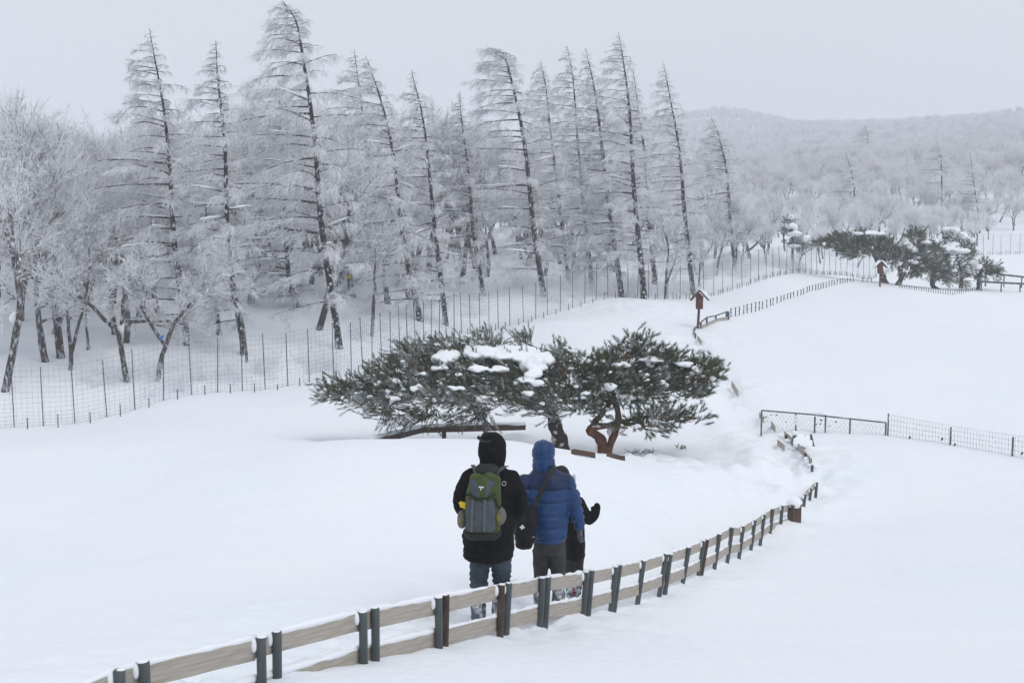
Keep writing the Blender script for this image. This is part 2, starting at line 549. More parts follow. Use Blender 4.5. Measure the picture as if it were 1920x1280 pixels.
gx = np.concatenate([-np.geomspace(62, 1500, 16)[::-1], np.arange(-60, -16, 1.2), np.arange(-16, -3.4, .13), np.arange(-3.4, 1.6, .055), np.arange(1.6, 15, .13), np.arange(15, 60, 1.0), np.geomspace(62, 1500, 18)])
gy = np.concatenate([-np.geomspace(1, 220, 9)[::-1], np.arange(0, 5, .4), np.arange(5, 6.2, .13), np.arange(6.2, 12.8, .06), np.arange(12.8, 33, .13), np.arange(33, 64, .3), np.arange(64, 120, 1.0), np.geomspace(122, 1900, 44)])
GX, GY = np.meshgrid(gx, gy)
GZ = ground(GX, GY)
nx, ny = len(gx), len(gy)
gi = (np.arange(ny - 1)[:, None] * nx + np.arange(nx - 1)[None]).ravel()
g = MB()
g.add(np.stack([GX, GY, GZ], -1).reshape(-1, 3), np.stack([gi, gi + 1, gi + nx + 1, gi + nx], -1))
tag(g.build('snow_ground', M['snow'], smooth=True), 'deep smooth snow covering the whole field and hillside', kind='structure')

# ------------------------------------------------------------------ haze
HZ = MB()
hz0, hz1 = float(GZ.min()) - 1.0, float(GZ.max()) + 12.0
HZ.box((0, 840, (hz0 + hz1) / 2), (3400, 2300, hz1 - hz0))
M['haze'] = bpy.data.materials.new('haze')
M['haze'].use_nodes = True
hn = M['haze'].node_tree
hn.nodes.clear()
ho, hv = hn.nodes.new('ShaderNodeOutputMaterial'), hn.nodes.new('ShaderNodeVolumePrincipled')
hv.inputs['Color'].default_value = (0.93, 0.95, 1.0, 1)
hv.inputs['Density'].default_value = 0.0013
hv.inputs['Anisotropy'].default_value = 0.0
hn.links.new(hv.outputs['Volume'], ho.inputs['Volume'])
HAZE = HZ.build('haze', M['haze'])
tag(HAZE, 'pale winter haze over the hillside', kind='stuff')
# ------------------------------------------------------------------ larches
BOUGHS, BINS = {}, (.4, .85, 1.5, 2.4, 3.4)


def bough_mesh(L, az, seed):
    """one rimed larch bough growing from the origin towards azimuth az, bent by the wind to the left"""
    rg = np.random.default_rng(seed)
    m_ = MB()
    d = np.array([math.cos(az), math.sin(az), .10])
    d[0] -= .22
    d = unit(d)
    n = 8
    P = [np.zeros(3)]
    for s in range(1, n):
        t = s / (n - 1)
        d = unit(d + np.array([-.05, 0, -.015 - .16 * t * t]) + rg.normal(0, .05, 3))
        P.append(P[-1] + d * L / (n - 1))
    P = np.array(P)
    m_.tube(P[:7], np.linspace(.010 + .0085 * L, .006, 7), 4, mat=0, cap=False)
    sub = [(P, L, 1.0)]
    for q in range(int(L * 1.6)):          # a few forked side shoots
        k = rg.integers(1, n - 2)
        dd = unit(unit(P[k + 1] - P[k]) + rg.normal(0, .5, 3) * [1, 1, .4] + [-.1, 0, -.05])
        l2 = L * rg.uniform(.18, .38)
        S = [P[k]]
        for s in range(4):
            dd = unit(dd + np.array([-.06, 0, -.12]) + rg.normal(0, .06, 3))
            S.append(S[-1] + dd * l2 / 4)
        S = np.array(S)
        m_.tube(S, np.linspace(.009, .004, 5), 3, mat=0, cap=False)
        sub.append((S, l2, .8))
    S0, S1, T0, T1 = [], [], [], []
    for (Q, l, w) in sub:
        nn = len(Q)
        m = int(l * 11.5) + 5
        s = np.clip(rg.uniform(.05, 1, m), 0, .999)
        q = s * (nn - 1)
        ki = q.astype(int)
        base = Q[ki] + (Q[ki + 1] - Q[ki]) * (q - ki)[:, None]
        tan = unit(Q[ki + 1] - Q[ki])
        side = unit(np.cross(tan, [0, 0, 1.0]))
        sg = np.where(rg.random(m) < .5, -1, 1)[:, None]
        dr = unit(tan * .55 + side * sg * rg.uniform(.1, .8, (m, 1)) + np.array([0, 0, -1.0]) * rg.uniform(-.1, 1.1, (m, 1)) + np.array([-.32, 0, 0]) + rg.normal(0, .15, (m, 3)))
        ln = rg.uniform(.22, .8, m) * min(.9, .2 + .36 * L) * (1.15 - .5 * s)
        end = base + dr * ln[:, None]
        S0.append(base); S1.append(end)
        R = 6
        u = rg.uniform(.1, 1, (m, R))
        tb = base[:, None] + (end - base)[:, None] * u[..., None]
        td = unit(dr[:, None] * .75 + rg.normal(0, .42, (m, R, 3)) + np.array([-.12, 0, -.30]))
        te = tb + td * (rg.uniform(.10, .34, (m, R)) * min(1, .45 + .3 * L))[..., None]
        T0.append(tb.reshape(-1, 3)); T1.append(te.reshape(-1, 3))
    S0, S1, T0, T1 = map(np.concatenate, (S0, S1, T0, T1))
    m_.spikes(S0, S1, .0085, 1)
    c = rg.random(len(T0)) < .90
    m_.spikes(T0[c], T1[c], rg.uniform(.006, .0095, c.sum()), 1)
    m_.spikes(T0[~c], T1[~c], .0065, 2)
    return m_.mesh('branch', [M['larch_limb'], M['rime'], M['rime_dark']])


def bough(L, az, v):
    k = int(np.argmin(np.abs(np.array(BINS) - L)))
    a = int(round(az / (math.pi / 4))) % 8
    if (k, a, v) not in BOUGHS:
        BOUGHS[(k, a, v)] = bough_mesh(BINS[k], a * math.pi / 4, 1000 + k * 50 + a * 5 + v)
    d = (az - a * math.pi / 4 + math.pi) % (2 * math.pi) - math.pi
    return BOUGHS[(k, a, v)], L / BINS[k], d


def grow_larch(t, path, seed, Lmax, nb, low=0.07):
    """trunk along the polyline `path`, boughs as child objects, tufts hugging the trunk"""
    rg = np.random.default_rng(seed)
    path = np.asarray(path, float)
    org = np.array(t.location)
    H = path[-1, 2] - path[0, 2]
    K = 36
    tp = catmull(path, K)
    tp[:, 1] += np.sin(np.linspace(0, 3, K) + seed) * 0.12 - np.sin(seed) * .12
    ht = np.linspace(0, 1, K)
    tp[:, 0] += .05 * np.sin(ht * (9 + seed % 4) + seed) * ht * (1 - ht) * 3
    r0 = 0.0092 * H * (.9 + .25 * rg.random()) + 0.02
    tr, cr, sn = MB(), MB(), MB()
    rad = r0 * (1 - ht) ** 1.1 + 0.010
    rad[0] *= 1.25
    tp[0, 2] -= 0.3
    tr.tube(tp, rad, 8)
    for i in range(nb):
        h = low + (0.985 - low) * ((i + rg.random()) / nb) ** .92
        f = h * (K - 1)
        k = min(int(f), K - 2)
        p0 = tp[k] + (tp[k + 1] - tp[k]) * (f - k)
        az = (i * 2.39996 + seed + rg.normal(0, .35)) % (2 * math.pi)
        c = (1 - math.cos(az)) / 2          # 1 on the lee (left) side
        prof = min(1, 1.5 * (1 - h) ** 1.0) * min(1, .66 + 1.3 * h)
        L = 1.12 * Lmax * (prof * .97 + .03) * (.48 + .50 * c) * rg.uniform(.7, 1.08) * (1.25 if rg.random() < .08 and h < .9 else 1)
        me, sc, dz = bough(max(.22, L), az, int(rg.integers(0, 2)))
        o = bpy.data.objects.new('branch', me)
        COL.objects.link(o)
        o.parent = t
        o.location = p0 - org
        tilt = rg.normal(.02, .10) + .12 * h * h
        ax = Vector((math.sin(az), -math.cos(az), 0))
        o.rotation_euler = (Matrix.Rotation(tilt, 3, ax) @ Matrix.Rotation(dz, 3, 'Z')).to_euler()
        o.scale = (sc, sc, sc * rg.uniform(.8, 1.25))
        if h < .55 and L > 1.3 and rg.random() < .3:    # snow lying along the bough
            d = np.array([math.cos(az) - .3, math.sin(az), .1 + tilt])
            d = unit(d)
            a, b = rg.uniform(.05, .3), rg.uniform(.5, .85)
            pp = np.array([p0 + d * L * q + [0, 0, .045 - .16 * L * q * q * .5] for q in np.linspace(a, b, 9)]) + rg.normal(0, .012, (9, 3))
            sn.tube(pp, np.sin(np.linspace(.2, 2.9, 9)) * rg.uniform(.02, .045, 9) + .010, 6)
    m = int(H * 26)
    f = rg.uniform(.02, .95, m) * (K - 1)
    ki = f.astype(int)
    base = tp[ki] + (tp[ki + 1] - tp[ki]) * (f - ki)[:, None]
    az = rg.uniform(0, 2 * math.pi, m)
    dr = unit(np.stack([np.cos(az) - .2, np.sin(az), rg.uniform(-.3, .5, m)], -1))
    cr.spikes(base, base + dr * rg.uniform(.2, .7, m)[:, None], .008, 0)
    tr.build('trunk', [M['larch_bark']], t)
    tag(cr.build('twigs', [M['rime'], M['rime_dark']], t), kind='stuff')
    if sn.n: tag(sn.build('snow_load', M['snow_lump'], t, smooth=True), kind='stuff')


LARCH = [  # label, distance, trunk points in the photo from the foot up, bough length, seed
    ('tall frosted larch with a forked tip, first big larch from the left edge', 48, [(352, 655), (330, 480), (318, 300), (300, 160), (283, 55)], 3.9, 1),
    ('slim frosted larch with a straight needle tip, right of the fork-tipped larch', 47, [(458, 640), (432, 480), (422, 280), (413, 160), (407, 78)], 2.7, 2),
    ('tallest frosted larch of the row, its bent tip touching the top of the photo', 49, [(637, 645), (604, 420), (590, 270), (572, 120), (557, 45), (530, 2)], 4.2, 3),
    ('frosted larch half hidden left of the tallest larch trunk', 57, [(558, 618), (540, 500), (530, 330), (526, 220), (522, 150)], 3.3, 4),
    ('thin dark-stemmed larch between the slim larch and the fork-tipped larch, crown hidden', 50, [(412, 632), (398, 520), (388, 430), (383, 350), (380, 300)], 1.9, 5),
    ('hazy frosted larch with an upright tip, left of a leaning twin', 62, [(728, 575), (705, 420), (688, 280), (674, 180), (664, 92)], 3.9, 6),
    ('strongly left-leaning frosted larch just right of its upright hazy twin', 56, [(788, 592), (762, 480), (738, 300), (712, 180), (686, 105)], 4.0, 7),
    ('frosted larch with a ragged twisted tip, right of the left-leaning larch', 58, [(836, 590), (822, 480), (805, 320), (790, 210), (772, 132)], 2.9, 8),
    ('shortest larch of the row, a thin pointed frosted spire in the middle gap', 66, [(906, 548), (888, 430), (878, 330), (868, 240), (861, 172)], 2.8, 9),
    ('frosted larch with its tip hooked far over to the left', 66, [(1020, 556), (1000, 420), (982, 270), (962, 160), (945, 105), (922, 90)], 4.1, 10),
    ('pale hazy larch standing behind, right of the hook-tipped larch', 76, [(1068, 545), (1050, 400), (1035, 260), (1024, 170), (1014, 113)], 3.7, 11),
    ('frosted larch with a drooping feathery tip, left of a close pair', 70, [(1112, 560), (1098, 430), (1086, 280), (1076, 160), (1063, 84)], 3.5, 12),
    ('frosted larch with a thin straight tip, third from the right end of the row', 68, [(1166, 560), (1148, 430), (1130, 280), (1114, 170), (1098, 90)], 3.3, 13),
    ('tall frosted larch with the highest tip in the right half of the row', 68, [(1208, 562), (1193, 400), (1182, 250), (1172, 140), (1159, 62)], 4.3, 14),
    ('faint larch tip showing just behind the tallest larch of the right half', 78, [(1228, 545), (1216, 400), (1206, 280), (1196, 200), (1186, 130)], 3.2, 15),
    ('frosted larch at the right end of the row, leaning over open hillside', 74, [(1300, 545), (1284, 400), (1272, 280), (1258, 190), (1244, 115)], 3.2, 16),
    ('lone bare larch with long left boughs standing right of the row', 84, [(1378, 500), (1368, 400), (1361, 310), (1350, 260), (1334, 220)], 3.4, 17),
]


def snap_path(pts, Y):
    P = np.array([at(px, py, Y) for px, py in pts])
    z = gz(P[0, 0], Y)
    P[0, 2] = min(z, P[1, 2] - .5)
    return P


def make_larch(label, Y, pts, Lmax, seed, nb=84, name='larch_tree', grp='windswept larches in the row behind the wire fence'):
    P = snap_path(pts, Y)
    t = thing(name, label, 'tree', P[0], group=grp)
    grow_larch(t, P, seed, Lmax, nb)
    return t


for lb, Y, pts, L, sd in LARCH:
    make_larch(lb, Y, pts, L, sd)
for lb, Y, pts, sd in (
        ('small dark-stemmed larch on the wooded hillside, long boughs to its left', 150, [(1768, 360), (1766, 320), (1764, 290), (1756, 264)], 31),
        ('slender grey larch at the right of the wooded hillside', 138, [(1838, 420), (1832, 380), (1824, 330), (1818, 285)], 32),
        ('leaning bare larch in the middle of the wooded hillside', 150, [(1606, 372), (1600, 340), (1592, 310), (1585, 285)], 33),
        ('tiny pale larch spire near the hilltop', 260, [(1628, 275), (1627, 258), (1625, 245), (1623, 234)], 34)):
    make_larch(lb, Y, pts, 4.0, sd, 46, grp='larches on the wooded hillside')


# ------------------------------------------------------------------ bare frosted broadleaved trees
def decid_mesh(seed, H, lean=0.0, lite=False, trunk_pts=None, r0=None, spread=1.0, low=.28, fine=1.0):
    rg = np.random.default_rng(seed)
    tr, cr = MB(), MB()
    S0, S1, SR = [], [], []
    r0 = r0 or H * .0125
    ends = []

    def grow(p, d, L, r, lev):
        n = 4 if lev < 3 else 3
        P = [p]
        dd = d
        for s in range(n - 1):
            dd = unit(dd + rg.normal(0, .13 + .04 * lev, 3) + np.array([lean * .05, 0, .07]))
            P.append(P[-1] + dd * L / (n - 1))
        P = np.array(P)
        r1 = r * (.62 if lev < 3 else .5)
        tr.tube(P, np.linspace(r, r1, n), (7, 5, 4, 3, 3)[lev] if not lite else (5, 4, 3, 3, 3)[lev], mat=0 if lev < 2 else 1, cap=False)
        mx = 2 if lite else 3
        if lev >= mx:
            ends.append((P, dd, L))
            return
        nc = (3, 4, 4, 4)[lev] + (rg.random() < .5)
        for c in range(nc):
            t = 1.0 if c == 0 else rg.uniform(.35 if lev else .6, 1.0)
            q = t * (n - 1)
            k = min(int(q), n - 2)
            b = P[k] + (P[k + 1] - P[k]) * (q - k)
            ax = unit(np.cross(dd, rg.normal(0, 1, 3)))
            an = rg.uniform(.12, .4) if c == 0 else rg.uniform(.35, .85) * spread
            nd = unit(dd * math.cos(an) + np.cross(ax, dd) * math.sin(an) + np.array([0, 0, .12]))
            grow(b, nd, L * rg.uniform(.58, .8), r1 * rg.uniform(.6, .9), lev + 1)

    if trunk_pts is None:
        p0 = np.array([0, 0, -.2])
        d0 = unit([rg.normal(0, .12) + lean * .15, rg.normal(0, .12), 1])
        grow(p0, d0, H * low, r0, 0)
    else:
        for P, ra, rb in trunk_pts:
            P = catmull(P, 9)
            tr.tube(P, np.linspace(ra, rb, 9), 7, mat=0, cap=False)
            d = unit(P[-1] - P[-3])
            for c in range(3):
                ax = unit(np.cross(d, rg.normal(0, 1, 3)))
                an = rg.uniform(.1, .7)
                grow(P[-1] if c < 2 else P[6], unit(d * math.cos(an) + np.cross(ax, d) * math.sin(an)), H * .22, rb * .75, 2)
            for c in range(2):
                k = rg.integers(4, 8)
                grow(P[k], unit(np.array([rg.normal(0, 1), rg.normal(0, 1), rg.uniform(.1, .6)])), H * .14, rb * .5, 2)
    m = int((9 if lite else 12) * fine)
    for P, dd, L in ends:
        s = rg.uniform(.1, 1, m)
        q = s * (len(P) - 1)
        k = np.minimum(q.astype(int), len(P) - 2)
        b = P[k] + (P[k + 1] - P[k]) * (q - k)[:, None]
        dr = unit(dd + rg.normal(0, .55, (m, 3)) + np.array([lean * .1, 0, .15]))
        e = b + dr * (L * rg.uniform(.45, 1.1, m))[:, None]
        S0.append(b); S1.append(e); SR.append(np.full(m, .019 if lite else .011))
        R = 3 if lite else 6
        u = rg.uniform(.2, 1, (m, R))
        tb = b[:, None] + (e - b)[:, None] * u[..., None]
        td = unit(dr[:, None] + rg.normal(0, .5, (m, R, 3)))
        te = tb + td * (L * rg.uniform(.16, .5, (m, R)))[..., None]
        S0.append(tb.reshape(-1, 3)); S1.append(te.reshape(-1, 3)); SR.append(np.full(m * R, .017 if lite else .0092))
    S0, S1, SR = np.concatenate(S0), np.concatenate(S1), np.concatenate(SR)
    c = rg.random(len(S0)) < (.92 if lite else .82)
    cr.spikes(S0[c], S1[c], SR[c], 0)
    cr.spikes(S0[~c], S1[~c], SR[~c] * .9, 1)
    return tr, cr


WOODY = [M['bark'], M['limb']]
RIME = [M['rime'], M['rime_dark']]

# front trees by the wire fence, each with its own trunk
FRONT = [
    (41, 'dark crooked trunk at the left edge forking above the wire fence', [[(8, 742), (20, 690), (38, 620), (48, 560), (40, 480)], [(20, 690), (26, 620), (30, 560), (8, 470)]], 7, .15),
    (45, 'pale twin-stemmed trunk, second from the left edge behind the fence', [[(88, 702), (75, 640), (62, 570), (50, 480)], [(88, 702), (82, 640), (76, 560), (80, 470)]], 8, .15),
    (44, 'thin kinked trunk with a stub on its left, third from the left edge', [[(132, 700), (135, 660), (134, 618), (136, 580), (128, 520)], [(135, 660), (145, 610), (152, 570), (156, 500)]], 6, .09),
    (47, 'short gnarled stem with a broken elbow beside the kinked trunk', [[(164, 684), (164, 650), (158, 625), (152, 590), (160, 540)]], 5, .07),
    (42.5, 'wide Y-shaped tree with a snow-filled fork and a long left limb', [[(238, 708), (230, 660), (225, 622), (205, 600), (175, 565), (150, 548)], [(225, 622), (240, 606), (268, 604), (292, 606)], [(226, 622), (232, 590), (238, 560), (262, 530)]], 3.8, .11),
    (42.5, 'short forked tree with a blue ribbon tied in its fork', [[(294, 708), (300, 675), (309, 645), (318, 612), (338, 585), (360, 560)], [(308, 645), (292, 620), (280, 590), (276, 570)]], 4.0, .10),
    (46, 'slender bent sapling in front of the slim larch foot', [[(463, 650), (456, 600), (446, 570), (440, 540)]], 5, .06),
    (52, 'small wavy-stemmed tree with drooping twigs right of the tallest larch', [[(697, 596), (700, 570), (702, 540), (699, 515), (702, 490)]], 6, .09),
    (50, 'stout dark trunk leaning left between two larches on the left', [[(215, 600), (208, 560), (205, 520), (190, 470)]], 8, .14),
    (58, 'leaning forked trunk far back left of the stout dark trunk', [[(120, 630), (130, 590), (140, 560), (135, 520)]], 7, .11),
    (90, 'small black-limbed tree above the wire fence, right of the larch row', [[(1340, 478), (1342, 450), (1335, 420), (1322, 395)], [(1342, 452), (1362, 425), (1378, 400)]], 6, .12),
    (92, 'spreading black-limbed tree beside the snow-laden little conifer', [[(1405, 488), (1402, 462), (1392, 440), (1385, 410)], [(1404, 470), (1425, 450), (1440, 425)]], 6, .12),
    (70, 'pair of thin pale stems on the snowy rise right of the larches', [[(1247, 540), (1250, 500), (1252, 470), (1246, 440)], [(1247, 540), (1262, 500), (1275, 470)]], 6, .08),
]
for i, (Y, lb, trunks, H, r) in enumerate(FRONT):
    p = at(*trunks[0][0], Y)
    p[2] = gz(p[0], Y)
    t = thing('bare_tree', lb, 'tree', p, group='bare trees close behind the wire fence')
    tp = []
    for j, q in enumerate(trunks):
        P = np.array([at(a, b, Y) for a, b in q])
        P[1:, 1] += np.linspace(.1, .7, len(q) - 1) * (1 if (i + j) % 2 else -1)
        if j == 0: P[0, 2] = p[2] - .2
        tp.append((P, r * (1 if j == 0 else .72), r * .5))
    a, b = decid_mesh(100 + i, H, -.2, trunk_pts=tp, fine=1.0)
    a.build('trunk', WOODY, t)
    b.build('crown', RIME, t)
    if i in (4, 0):
        s = MB()
        fk = at(*{4: (228, 618), 0: (24, 600)}[i], Y)
        s.ball(fk + [0, -.02, .06], (.11, .12, .17), nu=10, nv=7)
        s.ball(fk + [.05, -.02, .2], (.07, .08, .12), nu=10, nv=7)
        tag(s.build('snow_load', M['snow_lump'], t, smooth=True), kind='stuff')

# forest behind: full trees near, one-piece copies farther, the rest as one mass
PROTO, LITE = [], []
for i in range(7):
    a, b = decid_mesh(200 + i, 8.8, -.25, spread=.62 + .05 * i)
    PROTO.append((a.mesh('trunk', WOODY), b.mesh('crown', RIME)))
for i in range(5):
    a, b = decid_mesh(300 + i, 8.6, -.2, lite=True, fine=2.4, low=.24, spread=.8)
    k = MB()
    k.v, k.f, k.n = a.v + b.v, a.f + [(f + a.n, m + 2) for f, m in b.f], a.n + b.n
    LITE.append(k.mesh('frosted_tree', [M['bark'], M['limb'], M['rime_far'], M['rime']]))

FENCE_LINE = np.array([at(*q)[:2] for q in [(-120, 830, 36), (30, 805, 37.3), (157, 798, 38.3), (265, 764, 39.3), (367, 738, 40.5), (455, 735, 41.6), (540, 727, 42.6), (650, 708, 44),
                                           (725, 676, 47.5), (830, 640, 54), (890, 627, 57.5), (946, 613, 60), (1000, 598, 61.5), (1080, 577, 64), (1300, 558, 72), (1430, 521, 80),
                                           (1530, 515, 89), (1620, 527, 98), (1700, 520, 106), (1800, 500, 113), (1950, 470, 119)]])
EDGE = np.interp


def fence_y(x):
    return np.interp(x, FENCE_LINE[:, 0], FENCE_LINE[:, 1])


rg = np.random.default_rng(77)
pts = []
for y in np.arange(46, 172, 3.5):
    for x in np.arange(-62, 92, 3.5):
        X, Yy = x + rg.uniform(-1.4, 1.4), y + rg.uniform(-1.4, 1.4)
        px = 960 + FPX * X / Yy
        if px < -160 or px > 2060: continue
        if Yy < fence_y(X) + (7 if X < 12 else 3.5): continue
        if 270 < px < 1300 and Yy < fence_y(X) + 15 and rg.random() < .88: continue
        if px > 1800 and Yy < 138 and rg.random() < .72: continue
        pts.append((X, Yy))
pts.sort(key=lambda q: q[1])
IND, REST = pts[:285], pts[285:]
IND = np.array(IND)
IZ = ground(IND[:, 0], IND[:, 1])
wood_label = 'bare frosted broadleaved tree in the dense wood behind the larch row and wire fence'
lite_ref = []
for i, (X, Yy) in enumerate(IND):
    sc = rg.uniform(.85, 1.3) * (1.4 - .68 * float(sstep(1190, 1310, 960 + FPX * X / Yy))) * (1 if Yy < 105 else 1.2)
    rz = rg.uniform(0, 6.28)
    if Yy < 84:
        t = thing('frosted_tree', wood_label, 'tree', (X, Yy, IZ[i]), rz, 'frosted trees of the wood')
        t.scale = (sc, sc, sc)
        for me in PROTO[i % 7]:
            o = bpy.data.objects.new(me.name.split('.')[0], me)
            COL.objects.link(o)
            o.parent = t
    else:
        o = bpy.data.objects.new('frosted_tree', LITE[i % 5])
        COL.objects.link(o)
        o.location, o.rotation_euler, o.scale = (X, Yy, IZ[i]), (0, 0, rz), (sc, sc, sc)
        tag(o, wood_label, 'tree', 'frosted trees of the wood')
        if len(lite_ref) < 5 and LITE[i % 5] not in [q.data for q in lite_ref]: lite_ref.append(o)

far = list(REST)
y = 172.0
while y < 900:
    st = min(3.9, 2.5 + (y - 172) * .0042)
    w0, w1 = (-160 - 960) / FPX * y, (2060 - 960) / FPX * y
    if y > 300: w0 = (1050 - 960) / FPX * y
    for x in np.arange(w0, w1, st):
        far.append((x + rg.uniform(-.45, .45) * st, y + rg.uniform(-.45, .45) * st))
    y += st
far = np.array(far)
fz = ground(far[:, 0], far[:, 1])
me = bpy.data.meshes.new('frosted_woodland')
me.vertices.add(len(far))
me.vertices.foreach_set('co', np.column_stack([far, fz - .1]).ravel())
fw = bpy.data.objects.new('frosted_woodland', me)
COL.objects.link(fw)
tag(fw, 'frosted woodland covering the far hillside as one pale mass', kind='stuff')
ng = bpy.data.node_groups.new('woodland', 'GeometryNodeTree')
ng.interface.new_socket('Geometry', in_out='INPUT', socket_type='NodeSocketGeometry')
ng.interface.new_socket('Geometry', in_out='OUTPUT', socket_type='NodeSocketGeometry')
N = ng.nodes
gi_, go_ = N.new('NodeGroupInput'), N.new('NodeGroupOutput')
ip = N.new('GeometryNodeInstanceOnPoints')
jn = N.new('GeometryNodeJoinGeometry')
for o in lite_ref[::-1]:
    oi = N.new('GeometryNodeObjectInfo')
    oi.inputs['Object'].default_value = o
    oi.inputs['As Instance'].default_value = True
    oi.transform_space = 'ORIGINAL'
    ng.links.new(oi.outputs['Geometry'], jn.inputs['Geometry'])
ng.links.new(gi_.outputs[0], ip.inputs['Points'])
ng.links.new(jn.outputs[0], ip.inputs['Instance'])
ip.inputs['Pick Instance'].default_value = True
rv = N.new('FunctionNodeRandomValue')
rv.data_type = 'FLOAT_VECTOR'
rv.inputs[0].default_value, rv.inputs[1].default_value = (0, 0, 0), (.1, .1, 6.28)
ng.links.new(rv.outputs[0], ip.inputs['Rotation'])
rs = N.new('FunctionNodeRandomValue')
rs.data_type = 'FLOAT'
rs.inputs[2].default_value, rs.inputs[3].default_value = .6, 1.15
rs.inputs['Seed'].default_value = 4
ng.links.new(rs.outputs[1], ip.inputs['Scale'])
ng.links.new(ip.outputs[0], go_.inputs[0])
fw.modifiers.new('woodland', 'NODES').node_group = ng

# frosted brush along the forest side of the wire fence
bs, be = [], []
for i in range(560):
    X = rg.uniform(-20, 24)
    Yb = fence_y(X) + rg.uniform(1.0, 9)
    if vnoise(np.array([X * .35]), np.array([Yb * .35]), 8)[0] < -.08: continue
    z = gz(X, Yb)
    n = rg.integers(10, 26)
    b = np.array([X, Yb, z - .05]) + rg.normal(0, .16, (n, 3)) * [1, 1, 0]
    e = b + np.stack([rg.normal(-.05, .3, n), rg.normal(0, .3, n), rg.uniform(.3, 1.1, n)], -1)
    bs.append(b); be.append(e)
    u = rg.uniform(.4, 1, (n, 3))
    tb = b[:, None] + (e - b)[:, None] * u[..., None]
    bs.append(tb.reshape(-1, 3)); be.append((tb + rg.normal(0, .16, (n, 3, 3)) + [0, 0, .12]).reshape(-1, 3))
ub = MB()
ub.spikes(np.concatenate(bs), np.concatenate(be), .008)
tag(ub.build('frosted_brush', [M['rime']]), 'frosted brush growing along the forest side of the wire fence', kind='stuff')
# ------------------------------------------------------------------ materials for the built things
M['needle'] = mat('pine_needles', (0.042, 0.068, 0.026), 0.6, (1.4, (0.088, 0.102, 0.036), 0.35, 0.65))
M['needle_rime'] = mat('rimed_pine_needles', (0.13, 0.155, 0.14), 0.75, (2.5, (0.48, 0.51, 0.52), 0.42, 0.66))
M['pine_bark'] = mat('red_pine_bark', (0.20, 0.085, 0.045), 0.9, (7, (0.09, 0.045, 0.03), .4, .62), (16, .9, .04))
M['pine_dark'] = mat('dark_pine_bark', (0.050, 0.036, 0.030), 0.9, (6, (0.60, 0.62, 0.65), .57, .62), (16, .9, .04))
M['twig'] = mat('pine_twig', (0.13, 0.075, 0.05), 0.9, (6, (0.45, 0.46, 0.48), .5, .6))
M['board'] = mat('weathered_board', (0.44, 0.40, 0.355), 0.85, (5.0, (0.305, 0.27, 0.232), .32, .74, (.8, 9, 13)), (40, .35, .004))
M['post_green'] = mat('grey_green_post', (0.060, 0.075, 0.078), 0.6, (4.0, (0.10, 0.115, 0.115), .35, .7, (6, 6, .8)), (40, .2, .003))
M['post_brown'] = mat('brown_post', (0.050, 0.034, 0.026), 0.75, (6.0, (0.12, 0.10, 0.085), .45, .75, (6, 6, 1.2)), (50, .3, .004))
M['wire'] = mat('frosted_wire', (0.20, 0.21, 0.225), 0.7, (7.0, (0.55, 0.57, 0.60), .45, .6))
M['steel'] = mat('dark_fence_steel', (0.075, 0.082, 0.090), 0.6, (9.0, (0.62, 0.65, 0.69), .56, .64))
M['gate_steel'] = mat('gate_steel', (0.085, 0.105, 0.11), 0.55, (5.0, (0.30, 0.33, 0.34), .55, .7))
M['redwood'] = mat('red_brown_stain', (0.115, 0.032, 0.024), 0.75, (8.0, (0.075, 0.022, 0.018), .35, .65, (4, 4, .8)))
M['dark'] = mat('dark_hole', (0.01, 0.008, 0.008), 0.9)
M['brownwood'] = mat('brown_wood', (0.115, 0.072, 0.055), 0.85, (7.0, (0.075, 0.048, 0.038), .35, .65, (8, 8, .7)), (40, .3, .004))
M['leaf'] = mat('dead_leaf', (0.10, 0.055, 0.035), 0.9)
M['blue_tape'] = mat('blue_ribbon', (0.03, 0.16, 0.55), 0.5)
M['yellow'] = mat('yellow_plate', (0.55, 0.40, 0.06), 0.6)


